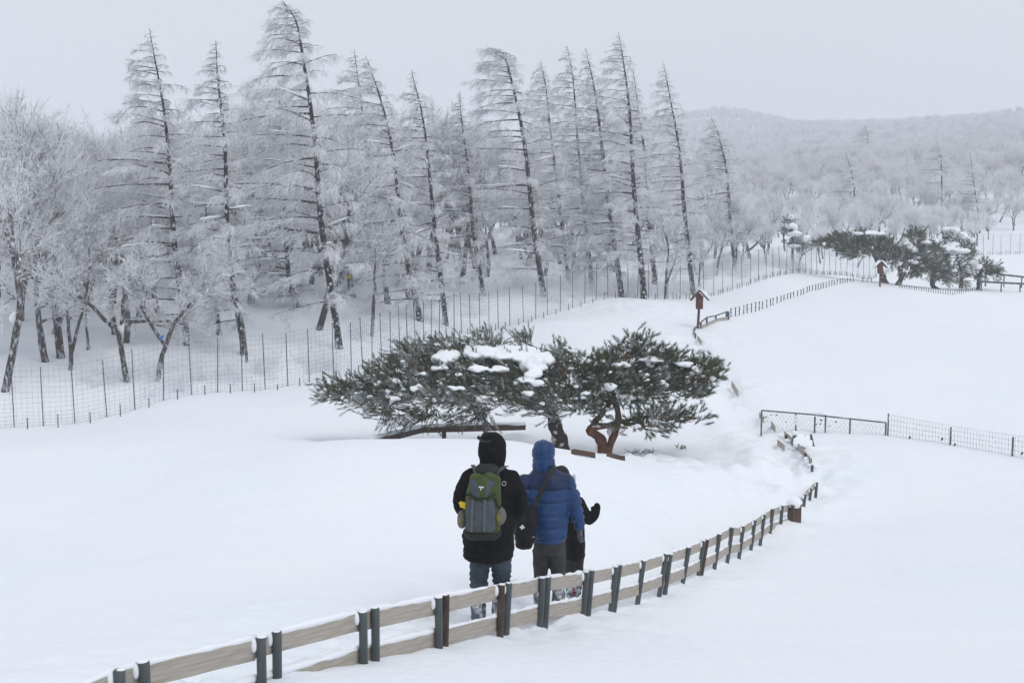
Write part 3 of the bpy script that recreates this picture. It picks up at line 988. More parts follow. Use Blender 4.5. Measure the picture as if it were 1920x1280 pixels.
# ------------------------------------------------------------------ pines
def pine(name, label, Y, trunks, lobes, caps, seed, bark, sub=22, shoots=8, needles=34, nl=.115, nw=.0085, sl=.26, group=None, out=(-.3, 0, .25), frost=.3, capvox=.035, attach=None):
    rg = np.random.default_rng(seed)
    p0 = at(*trunks[0][0][0], Y)
    p0[2] = gz(p0[0], Y)
    t = thing(name, label, 'tree', p0, group=group)
    tr, cr = MB(), MB()
    nodes = []
    for j, (pp, ra, rb) in enumerate(trunks):
        P = np.array([at(a, b, Y) for a, b in pp])
        P[1:, 1] += np.linspace(0, .35, len(P) - 1) * (1 if j % 2 else -.6)
        if j == 0: P[0, 2] = p0[2] - .15
        P = catmull(P, 18)
        rr = np.linspace(ra, rb, 18)
        rr[0] *= 1.25
        tr.tube(P, rr * (1 + .12 * np.sin(np.arange(18) * 1.7)), 10)
        nodes.append(P[9:])
    nodes = np.concatenate(nodes)
    k = FPX / Y
    NB, ND, NS, NF, TB, TE = [], [], [], [], [], []
    for (px, py, dy, rx, ry, rY) in lobes:
        C = at(px, py, Y + dy)
        R = np.array([rx / k, rY, ry / k])
        a = nodes[np.argmin(np.linalg.norm((nodes - C) * [1, 1, 1.6], axis=1))]
        if attach is not None: a = nodes[-1] if rg.random() < .5 else a
        mid = (a + C) / 2 + rg.normal(0, .12, 3) + [0, 0, .12]
        Lm = catmull([a, mid, C, C + unit(C - a) * R[0] * .7 * [1, .6, .15]], 14)
        lr = .028 + .012 * np.linalg.norm(C - a)
        tr.tube(Lm, np.linspace(lr, .012, 14), 6, mat=1 if len(trunks) and bark != M['pine_dark'] else 1)
        for s in range(max(4, int(sub * (rx * ry / 1500.0) ** .6 * (k / 78.0) ** -1.0))):
            d = unit(rg.normal(0, 1, 3)) * rg.random() ** .42
            Q = C + d * R
            b = Lm[rg.integers(4, 14)]
            q = catmull([b, (b + Q) / 2 + rg.normal(0, .06, 3) + [0, 0, -.05], Q], 5)
            tr.tube(q, np.linspace(.013, .006, 5), 3, mat=1, cap=False)
            n = shoots
            o = unit(d * [1, 1, .8] + np.array(out) + (C - a) * .22 - [0, 0, .55 * (nodes[:, 2].mean() - C[2] > .25)])
            sp = Q + rg.normal(0, .13, (n, 3)) * [1, 1, .7]
            sd = unit(o + rg.normal(0, .30, (n, 3)) + [0, 0, .10])
            NB.append(sp); ND.append(sd)
            NS.append(sl * rg.uniform(.6, 1.15, n))
            low = 1 - (d[2] * .5 + .5)
            NF.append(rg.random(n) < frost * (.35 + 1.4 * low))
            TB.append(np.repeat(Q[None], n, 0)); TE.append(sp)
    NB, ND, NS, NF = map(np.concatenate, (NB, ND, NS, NF))
    cr.spikes(np.concatenate(TB), np.concatenate(TE), .007, 2)
    cr.spikes(NB, NB + ND * NS[:, None], .008, 2)
    n = len(NB)
    u = rg.random((n, needles)) ** .8
    base = NB[:, None] + ND[:, None] * (NS[:, None] * u)[..., None]
    rad = rg.normal(0, 1, (n, needles, 3))
    rad = unit(rad - (rad * ND[:, None]).sum(-1, keepdims=True) * ND[:, None])
    nd = unit(ND[:, None] * rg.uniform(.7, 1.2, (n, needles, 1)) + rad * rg.uniform(.3, .75, (n, needles, 1)))
    ln = nl * rg.uniform(.7, 1.15, (n, needles, 1))
    side = unit(np.cross(nd, rg.normal(0, 1, (n, needles, 3)))) * nw * .5
    tri = np.stack([base - side, base + side, base + nd * ln], 2)
    for fl, mi in ((False, 0), (True, 1)):
        v = tri[NF == fl].reshape(-1, 3)
        cr.add(v, np.arange(len(v)).reshape(-1, 3), mi)
    tr.build('trunk', [bark, M['pine_bark'] if bark is M['pine_bark'] else M['twig']], t, smooth=True)
    cr.build('crown', [M['needle'], M['needle_rime'], M['twig']], t)
    if caps:
        cb = MB()
        up = np.where((rg.random(n) < (.24 if k > 50 else .05)))[0]
        for i in up:
            q = NB[i] + ND[i] * NS[i] * .4 + [0, 0, .03]
            s_ = rg.uniform(.45, 1.15) * (1.0 if k > 50 else 2.6)
            cb.ball(q, (.085 * s_, .08 * s_, .032 * s_), nu=8, nv=6, rot=Matrix.Rotation(rg.uniform(0, 3), 4, 'Z'))
        for (px, py, dy, rx, ry, rY) in caps:
            C = at(px, py, Y + dy)
            C = C - [0, 0, ry / k * .25] if k > 50 else C + [0, -.25, ry / k * .3]
            ry = ry if k > 50 else ry * 1.25
            cb.ball(C, (rx / k * .78, rY * .75, ry / k * .62), nu=16, nv=10)
            for q in range(7):
                an = rg.uniform(0, 2 * math.pi)
                f = rg.uniform(.28, .5)
                cb.ball(C + [math.cos(an) * rx / k * .62, math.sin(an) * rY * .6, rg.uniform(-.35, .1) * ry / k], (rx / k * f, rY * f, ry / k * rg.uniform(.35, .6)), nu=10, nv=8)
        v, nr, fs = fuse(cb, capvox, 7)
        v = v + nr * (fbm(v[:, 0] * 3 + v[:, 2] * 2, v[:, 1] * 3 + v[:, 2], seed, 3) * capvox * 1.4)[:, None]
        v = v + nr * (fbm(v[:, 0] * 9 + v[:, 1] * 5, v[:, 2] * 9 - v[:, 1] * 6, seed + 3, 3) * min(.05, capvox * 1.1))[:, None]
        mb = MB()
        add_fused(mb, (v, nr, fs))
        tag(mb.build('snow_cap', M['snow_lump'], t, smooth=True), kind='stuff')
    return t


pine('pine_tree', 'spreading dark-trunked pine with thick snow on its crown, reaching far left', 28,
     [([(1060, 856), (1050, 825), (1040, 795), (1030, 760), (1005, 725)], .21, .11), ([(1036, 775), (960, 745), (880, 725), (800, 725), (700, 735)], .12, .035), ([(1030, 765), (1040, 735), (1060, 705)], .10, .05)],
     [(628, 738, -.1, 42, 9, .5), (685, 728, .2, 50, 16, .8), (735, 706, .2, 48, 20, 1.0), (800, 695, .5, 58, 24, 1.4), (770, 742, -.6, 62, 13, 1.0), (850, 738, -.9, 62, 17, 1.0), (880, 695, .6, 68, 28, 1.5),
      (930, 742, -1.0, 62, 18, 1.1), (960, 702, .3, 70, 30, 1.6), (1000, 746, -1.0, 52, 19, 1.1), (1040, 706, .5, 56, 26, 1.4), (1045, 752, -.6, 42, 28, 1.0), (725, 778, -.5, 30, 7, .5), (775, 664, .8, 34, 8, .8),
      (835, 654, 1.2, 40, 8, .8), (890, 650, 1.4, 46, 7, .8), (800, 776, -.6, 34, 6, .5), (700, 750, -.3, 40, 8, .7), (890, 776, -1.0, 34, 5, .6), (985, 642, 1.6, 12, 4, .3), (1060, 668, 1.2, 28, 9, .6)],
     [(965, 655, .5, 55, 16, 1.1), (1000, 668, .0, 40, 24, .9), (905, 655, .6, 40, 13, .9), (838, 664, .3, 34, 15, .8), (822, 688, -.6, 20, 6, .35), (895, 688, -.9, 22, 9, .3), (935, 690, -1.0, 20, 8, .3),
      (1000, 700, -1.1, 20, 7, .3), (984, 712, -1.3, 15, 5, .25), (1008, 716, -1.3, 12, 6, .22), (990, 735, -1.6, 14, 5, .2), (905, 745, -1.7, 20, 8, .25), (862, 725, -1.6, 16, 7, .2), (780, 725, -1.2, 18, 7, .25), (740, 745, -1.1, 14, 6, .2), (955, 775, -1.9, 16, 6, .2),
      (1005, 686, -.7, 24, 8, .4), (735, 712, -.6, 14, 8, .3)],
     11, M['pine_dark'], sub=32, shoots=8, needles=50, nl=.095, nw=.0108, sl=.38, out=(-.6, 0, .34), frost=.50)

pine('pine_tree', 'red-barked pine with a twisted bare fork, standing right of the dark-trunked pine', 28,
     [([(1132, 862), (1130, 835), (1122, 818), (1106, 806), (1112, 798), (1140, 795), (1162, 788)], .15, .06), ([(1136, 860), (1146, 828), (1158, 800), (1160, 775), (1152, 745), (1158, 715)], .10, .06),
      ([(1108, 806), (1116, 790), (1128, 775), (1142, 752), (1140, 725)], .085, .05)],
     [(1130, 712, .2, 52, 28, 1.3), (1200, 702, .3, 58, 22, 1.3), (1185, 662, .5, 32, 9, .6), (1268, 694, .1, 56, 15, 1.0), (1318, 710, 0, 26, 11, .6), (1098, 752, -.2, 34, 20, .8), (1240, 732, -.2, 58, 11, .8),
      (1262, 782, -.5, 62, 8, .6), (1210, 798, -.6, 42, 6, .5), (1085, 700, .4, 40, 22, 1.0), (1316, 738, 0, 12, 8, .3), (1180, 738, -.3, 36, 12, .8), (1140, 680, .6, 38, 10, .8), (1235, 672, .5, 34, 8, .7), (1328, 694, .1, 16, 7, .3), (1202, 645, .4, 14, 5, .3)],
     [(1225, 672, .1, 26, 7, .4), (1165, 680, .1, 20, 8, .4), (1146, 722, -1.0, 15, 5, .25), (1285, 680, -.2, 20, 5, .3), (1142, 780, -.15, 9, 7, .14), (1118, 797, -.25, 12, 5, .12), (1090, 672, .4, 22, 9, .5), (1145, 803, .1, 7, 18, .14), (1122, 838, .3, 6, 15, .12), (1180, 742, -.9, 14, 6, .2), (1100, 735, -1.2, 14, 7, .2)],
     12, M['pine_bark'], sub=29, shoots=9, needles=46, nl=.125, nw=.0115, out=(.25, 0, .4), frost=.36)

FG = 'stunted pines by the far birdhouse'
pine('pine_tree', 'far arching pine whose flat snow-capped crown reaches left over the birdhouse', 84,
     [([(1660, 540), (1654, 515), (1645, 492), (1634, 472)], .26, .12)],
     [(1555, 460, 0, 28, 6, 1.0), (1580, 452, 0, 34, 12, 1.6), (1620, 455, 0, 40, 16, 2.2), (1655, 464, 0, 34, 16, 2.0), (1678, 480, 0, 24, 14, 1.6), (1600, 470, -.5, 30, 10, 1.2)],
     [(1625, 439, 0, 38, 4.5, 1.6), (1690, 458, -.6, 18, 7, 1.2), (1704, 470, -1.0, 14, 7, 1.0)], 13, M['pine_dark'], sub=28, shoots=8, needles=22, nl=.2, nw=.03, sl=.42, group=FG, capvox=.12)
pine('pine_tree', 'far red-trunked pine with a bent open stem, beside the arching pine', 83,
     [([(1682, 540), (1690, 520), (1687, 503), (1702, 496), (1728, 486)], .22, .09), ([(1688, 510), (1696, 490), (1700, 475)], .11, .06)],
     [(1700, 482, 0, 26, 11, 1.6), (1735, 472, 0, 26, 15, 1.8), (1712, 508, 0, 22, 8, 1.2), (1748, 498, 0, 24, 16, 1.6), (1716, 442, 0, 10, 12, .9), (1760, 515, 0, 20, 10, 1.2)],
     [(1735, 455, -.5, 10, 4, .8), (1715, 492, -1.0, 9, 3, .6)], 14, M['pine_dark'], sub=28, shoots=8, needles=22, nl=.2, nw=.03, sl=.42, group=FG, out=(.1, 0, .4), capvox=.12)
pine('pine_tree', 'far pine with tiers of thick snow, tallest of the far pine group', 85,
     [([(1758, 550), (1748, 532), (1752, 505), (1775, 480), (1785, 450)], .2, .08), ([(1802, 540), (1803, 515), (1800, 490)], .15, .08)],
     [(1772, 500, 0, 30, 12, 1.6), (1800, 482, 0, 28, 8, 1.8), (1785, 445, 0, 16, 8, 1.2), (1805, 458, 0, 16, 7, 1.0), (1760, 470, 0, 18, 9, 1.2), (1815, 470, 0, 12, 6, .8), (1795, 525, 0, 24, 8, 1.2)],
     [(1780, 432, -.3, 16, 6, 1.2), (1800, 442, -.5, 14, 7, 1.0), (1816, 452, -.5, 7, 6, .8), (1772, 468, -1.0, 15, 8, 1.2), (1795, 472, -1, 20, 5, 1.2), (1750, 455, -.6, 8, 8, .7), (1785, 458, -.8, 12, 4, .8), (1782, 508, -1.4, 12, 4, .7), (1820, 492, -1, 10, 4, .8)], 15, M['pine_dark'], sub=20, shoots=7, needles=22, nl=.17, nw=.026, sl=.42, group=FG, out=(.1, 0, .4), frost=.5, capvox=.12)
pine('pine_tree', 'low far pine at the right end of the far pine group, beside the metal rails', 86,
     [([(1834, 538), (1836, 520), (1840, 502)], .16, .09)],
     [(1846, 498, 0, 24, 8, 1.4), (1856, 515, 0, 18, 6, 1.0), (1822, 513, 0, 18, 8, 1.0), (1850, 508, 0, 20, 8, 1.0)],
     [(1826, 500, -.6, 12, 6, .8), (1855, 488, -.3, 8, 3, .6)], 16, M['pine_dark'], sub=20, shoots=7, needles=22, nl=.17, nw=.026, sl=.42, group=FG, out=(.2, 0, .3), capvox=.12)
pine('conifer_sapling', 'small young conifer nearly buried in snow lumps above the wire fence', 92,
     [([(1486, 478), (1486, 450), (1482, 420), (1478, 402)], .12, .04)],
     [(1480, 412, 0, 8, 6, .5), (1482, 430, 0, 14, 8, .8), (1492, 448, 0, 24, 8, 1.0), (1500, 458, 0, 26, 6, 1.0)],
     [(1480, 408, -.2, 7, 6, .4), (1484, 426, -.5, 12, 7, .7), (1490, 440, -.8, 16, 6, .8), (1510, 448, -.8, 8, 8, .5), (1488, 462, -.9, 14, 3, .6)], 17, M['pine_dark'], sub=20, shoots=7, needles=20, nl=.16, nw=.03, sl=.3, frost=.9, capvox=.1)


# ------------------------------------------------------------------ board fence along the path (nearest)
FP = [(-70, 1385, 5.9), (215, 1258, 6.5), (258, 1243, 6.65), (478, 1197, 7.55), (508, 1186, 7.7), (670, 1149, 8.55), (693, 1143, 8.7), (812, 1122, 9.55), (826, 1118, 9.68), (931, 1099, 10.5), (944, 1096, 10.62),
      (1008, 1085, 11.55), (1019, 1083, 11.68), (1092, 1074, 12.55), (1101, 1071, 12.66), (1147, 1063, 13.5), (1154, 1060, 13.6), (1199, 1053, 14.45), (1242, 1040, 15.35), (1250, 1040, 15.45), (1285, 1027, 16.2), (1313, 1015, 17.1), (1319, 1013, 17.2),
      (1343, 1003, 18.0), (1367, 990, 18.9), (1388, 988, 19.8), (1410, 976, 20.6), (1428, 965, 21.3), (1444, 955, 22.0), (1462, 949, 22.7), (1480, 945, 23.4), (1505, 927, 24.3), (1516, 916, 24.9), (1527, 905, 25.5)]
BROWN = {8, 9, 22}
B = np.array([at(*q) for q in FP])
f0 = thing('board_fence', 'grey weathered board fence with round posts curving along the path behind the walkers', 'fence', (B[5, 0], B[5, 1], gz(B[5, 0], B[5, 1])))
fo = np.array(f0.location)


def round_post(h, r, n=14):
    m = MB()
    zs = [-1.0, h - .012, h - .003, h]
    rs = [r, r, r * .94, r * .82]
    m.loft([((0, 0, z), a, a) for z, a in zip(zs, rs)], n)
    return m


PM = {k: round_post(.025, .033).mesh('post', M['post_brown'] if k else M['post_green'], smooth=False) for k in (0, 1)}
rg = np.random.default_rng(5)
caps = MB()
dirs = unit(np.gradient(B, axis=0) * [1, 1, 0])
perp = np.stack([dirs[:, 1], -dirs[:, 0], 0 * dirs[:, 0]], -1)   # towards the field, camera side
for i, p in enumerate(B):
    o = bpy.data.objects.new('post', PM[1 if i in BROWN else 0])
    COL.objects.link(o)
    o.parent = f0
    q = p + perp[i] * .052
    o.location = q - fo
    ln_ = float(np.interp(i, [0, 7, 12, 16, 20, 26, 33], [0, .02, .06, .12, .14, .12, .08])) + rg.normal(0, .012)
    o.rotation_euler = (rg.normal(0, .015), ln_, 0)
    if i == 8:
        pass
    rr = rg.uniform(.8, 1.25)
    caps.ball(q + [rg.normal(0, .006), rg.normal(0, .006), .025], (.032 * rr, .030 * rr, .007 * rr * rr), nu=10, nv=6)
    if rg.random() < .7:    # snow plugged between post and board
        caps.ball(p + perp[i] * .02 - dirs[i] * .035 + [0, 0, -.03], (.022, .022, .05), nu=8, nv=6)
main = [0, 1, 3, 5, 7, 9, 11, 13, 15, 17, 18, 20, 21, 23, 24, 25, 26, 27, 28, 29, 30]


def board(a, b, h, th, parent, name='board', mt=None, sub=6, seed=0):
    """plank standing on edge between points a and b (centre line)"""
    a, b = np.asarray(a, float), np.asarray(b, float)
    d = b - a
    L = np.linalg.norm(d)
    m = MB()
    r = np.random.default_rng(seed)
    xs = np.linspace(0, L, sub + 1)
    w = r.normal(0, .0008, sub + 1)
    V = []
    e = .006
    for x, q in zip(xs, w):
        for (y, z) in ((-th / 2, -h / 2 + e), (-th / 2 + e, -h / 2), (th / 2 - e, -h / 2), (th / 2, -h / 2 + e), (th / 2, h / 2 - e), (th / 2 - e, h / 2), (-th / 2 + e, h / 2), (-th / 2, h / 2 - e)):
            V.append((x - L / 2, y, z + q))
    F = [(i * 8 + j, i * 8 + (j + 1) % 8, (i + 1) * 8 + (j + 1) % 8, (i + 1) * 8 + j) for i in range(sub) for j in range(8)]
    F += [tuple(range(7, -1, -1)), tuple(sub * 8 + j for j in range(8))]
    m.add(V, F)
    o = bpy.data.objects.new(name, m.mesh(name, mt or M['board']))
    COL.objects.link(o)
    o.parent = parent
    po = np.array(parent.location)
    o.location = (a + b) / 2 - po
    o.rotation_euler = Vector(d).to_track_quat('X', 'Z').to_euler()
    return o


for j in range(len(main) - 1):
    a, b = B[main[j]].copy(), B[main[j + 1]].copy()
    dd = unit(b - a)
    for lvl in (0, 1):
        off = np.array([0, 0, -.070 - .285 * lvl])
        j1, j2 = rg.normal(0, .006, 2)
        e = -.004
        board(a + off + [0, 0, j1] - dd * e, b + off + [0, 0, j2] + dd * e, .140, .028, f0, seed=j * 2 + lvl)
    # ridge of snow lying on the upper and lower board edge
    for lvl in (0, 1):
        n = 26
        ts = np.linspace(0, 1, n)
        pth = a + (b - a) * ts[:, None] + [0, 0, .004 - .285 * lvl]
        hh = np.clip(.012 + .012 * vnoise(ts * 9 + j * 7.3 + lvl * 3, ts * 0, 4) * 2, .005, .04)
        pth[:, 2] += hh * .4
        caps.tube(pth, hh + .006, 6)
for a, b in ((31, 32), (32, 33)):
    board(B[a] + [0, 0, -.07], B[b] + [0, 0, -.07], .14, .028, f0, seed=a)
tag(caps.build('snow_cover', M['snow_lump'], f0, smooth=True), kind='stuff')

# wooden box with a dome of snow
p = hit(1489, 975)
q = at(1489, 975, p[1])
bx = thing('wooden_box', 'brown wooden box under a dome of snow at the far bend of the board fence', 'box', p)
k = p[1] / FPX
for a in range(4):
    m = MB()
    an = a * math.pi / 2
    R_ = Matrix.Rotation(an + .25, 4, 'Z')
    for s in range(2):
        m2 = MB()
        m2.box((0, 0, 0), (.088, .02, 33 * k), None)
        o = m2.build('panel_board', M['brownwood'], None)
        o.parent = bx
        o.rotation_euler = (0, 0, an + .25)
        o.location = R_ @ Vector(((s - .5) * .094, -.098, 13 * k))
m = MB()
m.box((0, 0, 0), (.25, .25, .03), None)
o = m.build('lid', M['brownwood'])
o.parent, o.location, o.rotation_euler = bx, (0, 0, 30.5 * k), (0, 0, .25)
cb = MB()
cb.ball((0, 0, 33 * k), (.15, .15, .13)); cb.ball((.05, 0, 32 * k), (.11, .12, .09)); cb.ball((-.06, .02, 33 * k), (.1, .1, .1))
m = MB(); add_fused(m, fuse(cb, .02, 3))
o = m.build('snow_cap', M['snow_lump'], smooth=True)
o.parent = bx

# half buried continuation of the board fence, up the far side of the path
hb = hit(1495, 842)
f1 = thing('board_fence', 'snow-buried board fence, only scraps of board showing, beyond the bend of the path', 'fence', hb)
for i, (x0, y0, x1, y1, th) in enumerate([(1471, 816, 1495, 838, 10), (1495, 839, 1520, 868, 10), (1446, 797, 1453, 806, 9), (1424, 780, 1431, 789, 8), (1372, 722, 1383, 739, 9), (1308, 634, 1315, 643, 7), (1458, 832, 1470, 842, 9), (1299, 622, 1304, 629, 6)]):
    A, Bq = hit(x0, y0 + th * .6), hit(x1, y1 + th * .6)
    k = A[1] / FPX
    board(A + [0, 0, th * k * .25 + .07], Bq + [0, 0, th * k * .25 + .07], th * k * 1.3, .03, f1, seed=40 + i)
for px, py in ((1473, 822), (1496, 840), (1509, 858), (1519, 870), (1447, 800), (1522, 882), (1304, 628)):
    A = hit(px, py + 4)
    m = MB(); m.tube([A - [0, 0, .4], A + [0.01, 0, .16]], [.035, .034], 10)
    m.build('post', M['post_green'], f1)
m = MB()
for i in range(26):
    t_ = rg.random()
    A = hit(*(np.array([1466, 816]) * (1 - t_) + np.array([1524, 874]) * t_ + [rg.normal(0, 2), rg.normal(0, 1)]))
    m.ball(A + [0, 0, .0], (rg.uniform(.06, .16), rg.uniform(.06, .16), rg.uniform(.03, .07)), nu=8, nv=6)
tag(m.build('snow_cover', M['snow_lump'], f1, smooth=True), kind='stuff')

# tilted information board buried in snow
A = hit(1490, 836)
k = A[1] / FPX
sg = thing('information_board', 'tilted information board plastered with snow, poking out beside the buried fence', 'sign', A)
m = MB(); m.tube([(-.1, .02, -.3), (.0, .03, .30)], [.05, .045], 10); m.build('post', M['post_green'], sg, origin=(0, 0, 0))
o = MB(); o.box((0, 0, 0), (.46, .03, .36)); o = o.build('panel', M['gate_steel']); o.parent = sg
o.location, o.rotation_euler = (.22, -.02, .13), (-.75, .06, .12)
o2 = MB()
for c, s in (((0, -.022, -.185), (.50, .05, .03)), ((.235, -.022, 0), (.03, .05, .40))):
    o2 = MB(); o2.box(c, s); o2 = o2.build('frame_bar', M['steel']); o2.parent = sg
    o2.location, o2.rotation_euler = o.location, o.rotation_euler
cb = MB()
for i in range(34):
    cb.ball(np.array([rg.uniform(-.22, .17), -.03, rg.uniform(-.16, .17)]), (rg.uniform(.06, .12), .04, rg.uniform(.05, .1)), nu=8, nv=6)
m = MB(); add_fused(m, fuse(cb, .02, 3)); o3 = m.build('snow_cover', M['snow_lump'], smooth=True)
o3.parent, o3.location, o3.rotation_euler = sg, o.location, o.rotation_euler
m = MB(); m.ball((-.02, .03, .33), (.07, .07, .07)); m.build('snow_cap', M['snow_lump'], sg, origin=(0, 0, 0), smooth=True)

# low gate of steel rail and hexagonal mesh
GT = [(1428, 769, 33.6), (1492, 774, 33.1), (1528, 779, 32.8), (1548, 779, 32.6), (1594, 785, 32.2), (1661, 792, 31.6)]
G = np.array([at(*q) for q in GT])
gt = thing('mesh_gate', 'long low steel-railed gate with hexagonal wire mesh crossing the right field', 'gate', (G[2, 0], G[2, 1], gz(G[2, 0], G[2, 1])))
for a, b in ((0, 3), (2, 5)):
    m = MB(); m.tube([G[a] + [0, 0, 0 if a == 0 else .02], G[b] + [0, 0, 0 if a == 0 else .0]], [.021, .021], 8); m.build('rail', M['gate_steel'], gt)
for i, q in enumerate(G):
    m = MB(); m.tube([[q[0] + (.02 if i == 1 else 0), q[1] - .01, gz(q[0], q[1]) - .3], q + [0, -.01, -.01 if i in (0, 5) else -.02]], [.024, .024], 8); m.build('post', M['gate_steel'], gt)
m = MB()
P0, P1 = [], []
for a in range(5):
    q0, q1 = G[a], G[a + 1]
    L = np.linalg.norm(q1 - q0)
    n = max(3, int(L / .11))
    for r_ in range(8):
        z0, z1 = -.02 - r_ * .085, -.02 - (r_ + 1) * .085
        for c in range(n):
            x0, x1 = (c + (.5 if r_ % 2 else 0)) / n, (c + (1.0 if r_ % 2 else .5)) / n
            xm = (c + (0 if r_ % 2 else 1.0)) / n
            f = lambda t_, z: q0 + (q1 - q0) * min(t_, 1) + [0, 0, z]
            P0 += [f(x0, z0), f(x1, z1)]; P1 += [f(x1, z1), f(xm, z0)]
P0, P1 = np.array(P0), np.array(P1)
for i in range(len(P0)):
    m.tube([P0[i], P1[i]], [.003, .003], 3, cap=False)
tag(m.build('wire_mesh', M['wire'], gt), kind='stuff')
for i in range(11):
    t_ = rg.random()
    q = G[0] + (G[5] - G[0]) * t_
    m = MB()
    c = q + [0, -.03, -rg.uniform(.08, .3)]
    m.add(c + np.array([[-.05, 0, -.02], [0, -.015, -.035], [.05, 0, .02], [.0, -.02, .03], [0, .01, 0]]) * rg.uniform(.5, .9), [(0, 1, 4), (1, 2, 4), (2, 3, 4), (3, 0, 4)])
    m.build('dead_leaf', M['leaf'], gt)
m = MB(); m.tube(catmull([G[2] + [-.02, 0, .03], (G[2] + G[3]) / 2 + [0, 0, .06], G[3] + [.02, 0, .03]], 8), np.array([.02, .045, .05, .05, .05, .05, .04, .02]), 8)
for z in (.3, .2, .1): m.ball(G[1] + [0, -.02, -z], (.05, .05, .05), nu=8, nv=6)
tag(m.build('snow_load', M['snow_lump'], gt, smooth=True), kind='stuff')

# light wire fence running on from the gate to the right
WT = [(1666, 776, 31.5), (1783, 797, 29.8), (1900, 815, 28.2), (2030, 836, 26.6)]
W = np.array([at(*q) for q in WT])
wf = thing('wire_fence', 'thin square-mesh wire fence on dark stakes running right from the low gate', 'fence', (W[1, 0], W[1, 1], gz(W[1, 0], W[1, 1])))
for i, q in enumerate(W):
    m = MB(); m.tube([[q[0], q[1], gz(q[0], q[1]) - .3], q + [0, 0, .02 if i == 0 else -.05]], [.022, .022], 8); m.build('post', M['steel'], wf)
m = MB()
wp = catmull(W, 60)
wg = ground(wp[:, 0], wp[:, 1])
for r_ in range(5):
    z = wg + .02 + (wp[:, 2] - .03 - wg) * r_ / 4
    m.tube(np.column_stack([wp[:, :2], z]), .0042, 3, cap=False)
for q, gq in zip(wp, wg):
    m.tube([[q[0], q[1], gq - .02], [q[0], q[1], q[2] - .03]], [.0042] * 2, 3, cap=False)
tag(m.build('wire_mesh', M['wire'], wf), kind='stuff')
for t_, z in ((.13, .05), (.36, .03), (.72, .12), (.80, .08), (.3, .12)):
    q = wp[int(t_ * 59)]
    m = MB(); m.add(np.array([q[0], q[1] - .02, gz(q[0], q[1]) + z]) + np.array([[-.04, 0, -.02], [0, -.015, -.04], [.04, 0, .02], [.0, -.02, .05], [0, .01, 0]]), [(0, 1, 4), (1, 2, 4), (2, 3, 4), (3, 0, 4)]); m.build('dead_leaf', M['leaf'], wf)

# ------------------------------------------------------------------ tall wire fence in front of the wood
seg = np.linalg.norm(np.diff(FENCE_LINE, axis=0), axis=1)
cum = np.concatenate([[0], np.cumsum(seg)])
fl = lambda s: np.array([np.interp(s, cum, FENCE_LINE[:, 0]), np.interp(s, cum, FENCE_LINE[:, 1])])
tf = thing('wire_fence', 'tall square-mesh wire fence on thin dark posts edging the larch wood', 'fence', (*FENCE_LINE[7], gz(*FENCE_LINE[7])))
to = np.array(tf.location)
pm = MB(); pm.tube([(0, 0, -.4), (0, 0, 1.98)], [.019, .017], 6)
pm = pm.mesh('post', M['steel'])
sm = MB(); sm.tube([(0, 0, -.3), (0, 0, .36)], [.02, .018], 6)
sm = sm.mesh('stake', M['steel'])
s = 0.4
while s < cum[-1]:
    q = fl(s)
    z = gz(*q)
    o = bpy.data.objects.new('post', pm)
    COL.objects.link(o)
    o.parent, o.location = tf, np.array([q[0], q[1], z + rg.normal(0, .04)]) - to
    o.rotation_euler = (rg.normal(0, .02), rg.normal(-.01, .02), 0)
    st = (.95 if q[1] < 70 else 1.35) * rg.uniform(.9, 1.1)
    for u in ((.5,) if q[1] < 70 else (.25, .5, .75)):
        e = fl(s + st * u)
        o = bpy.data.objects.new('stake', sm)
        COL.objects.link(o)
        o.parent, o.location = tf, np.array([e[0] + .1, e[1] - .35, gz(e[0] + .1, e[1] - .35) + rg.normal(-.04, .06)]) - to
    s += st
m = MB()
ss = np.arange(0, cum[-1], .45)
LP = np.array([fl(q) for q in ss])
LZ = ground(LP[:, 0], LP[:, 1])
for i, h in enumerate([.02, .12, .23, .35, .48, .62, .77, .93, 1.1, 1.28, 1.46, 1.64, 1.82, 1.98]):
    m.tube(np.column_stack([LP, LZ + h + .015 * np.sin(ss * 2.1 + i)]), .0042, 3, cap=False)
vs = np.arange(0, cum[-1], .17)
VP = np.array([fl(q) for q in vs])
VZ = ground(VP[:, 0], VP[:, 1])
for q, z in zip(VP, VZ):
    m.tube([[q[0], q[1], z - .05], [q[0], q[1], z + 1.98]], [.0038] * 2, 3, cap=False)
tag(m.build('wire_mesh', M['wire'], tf), kind='stuff')

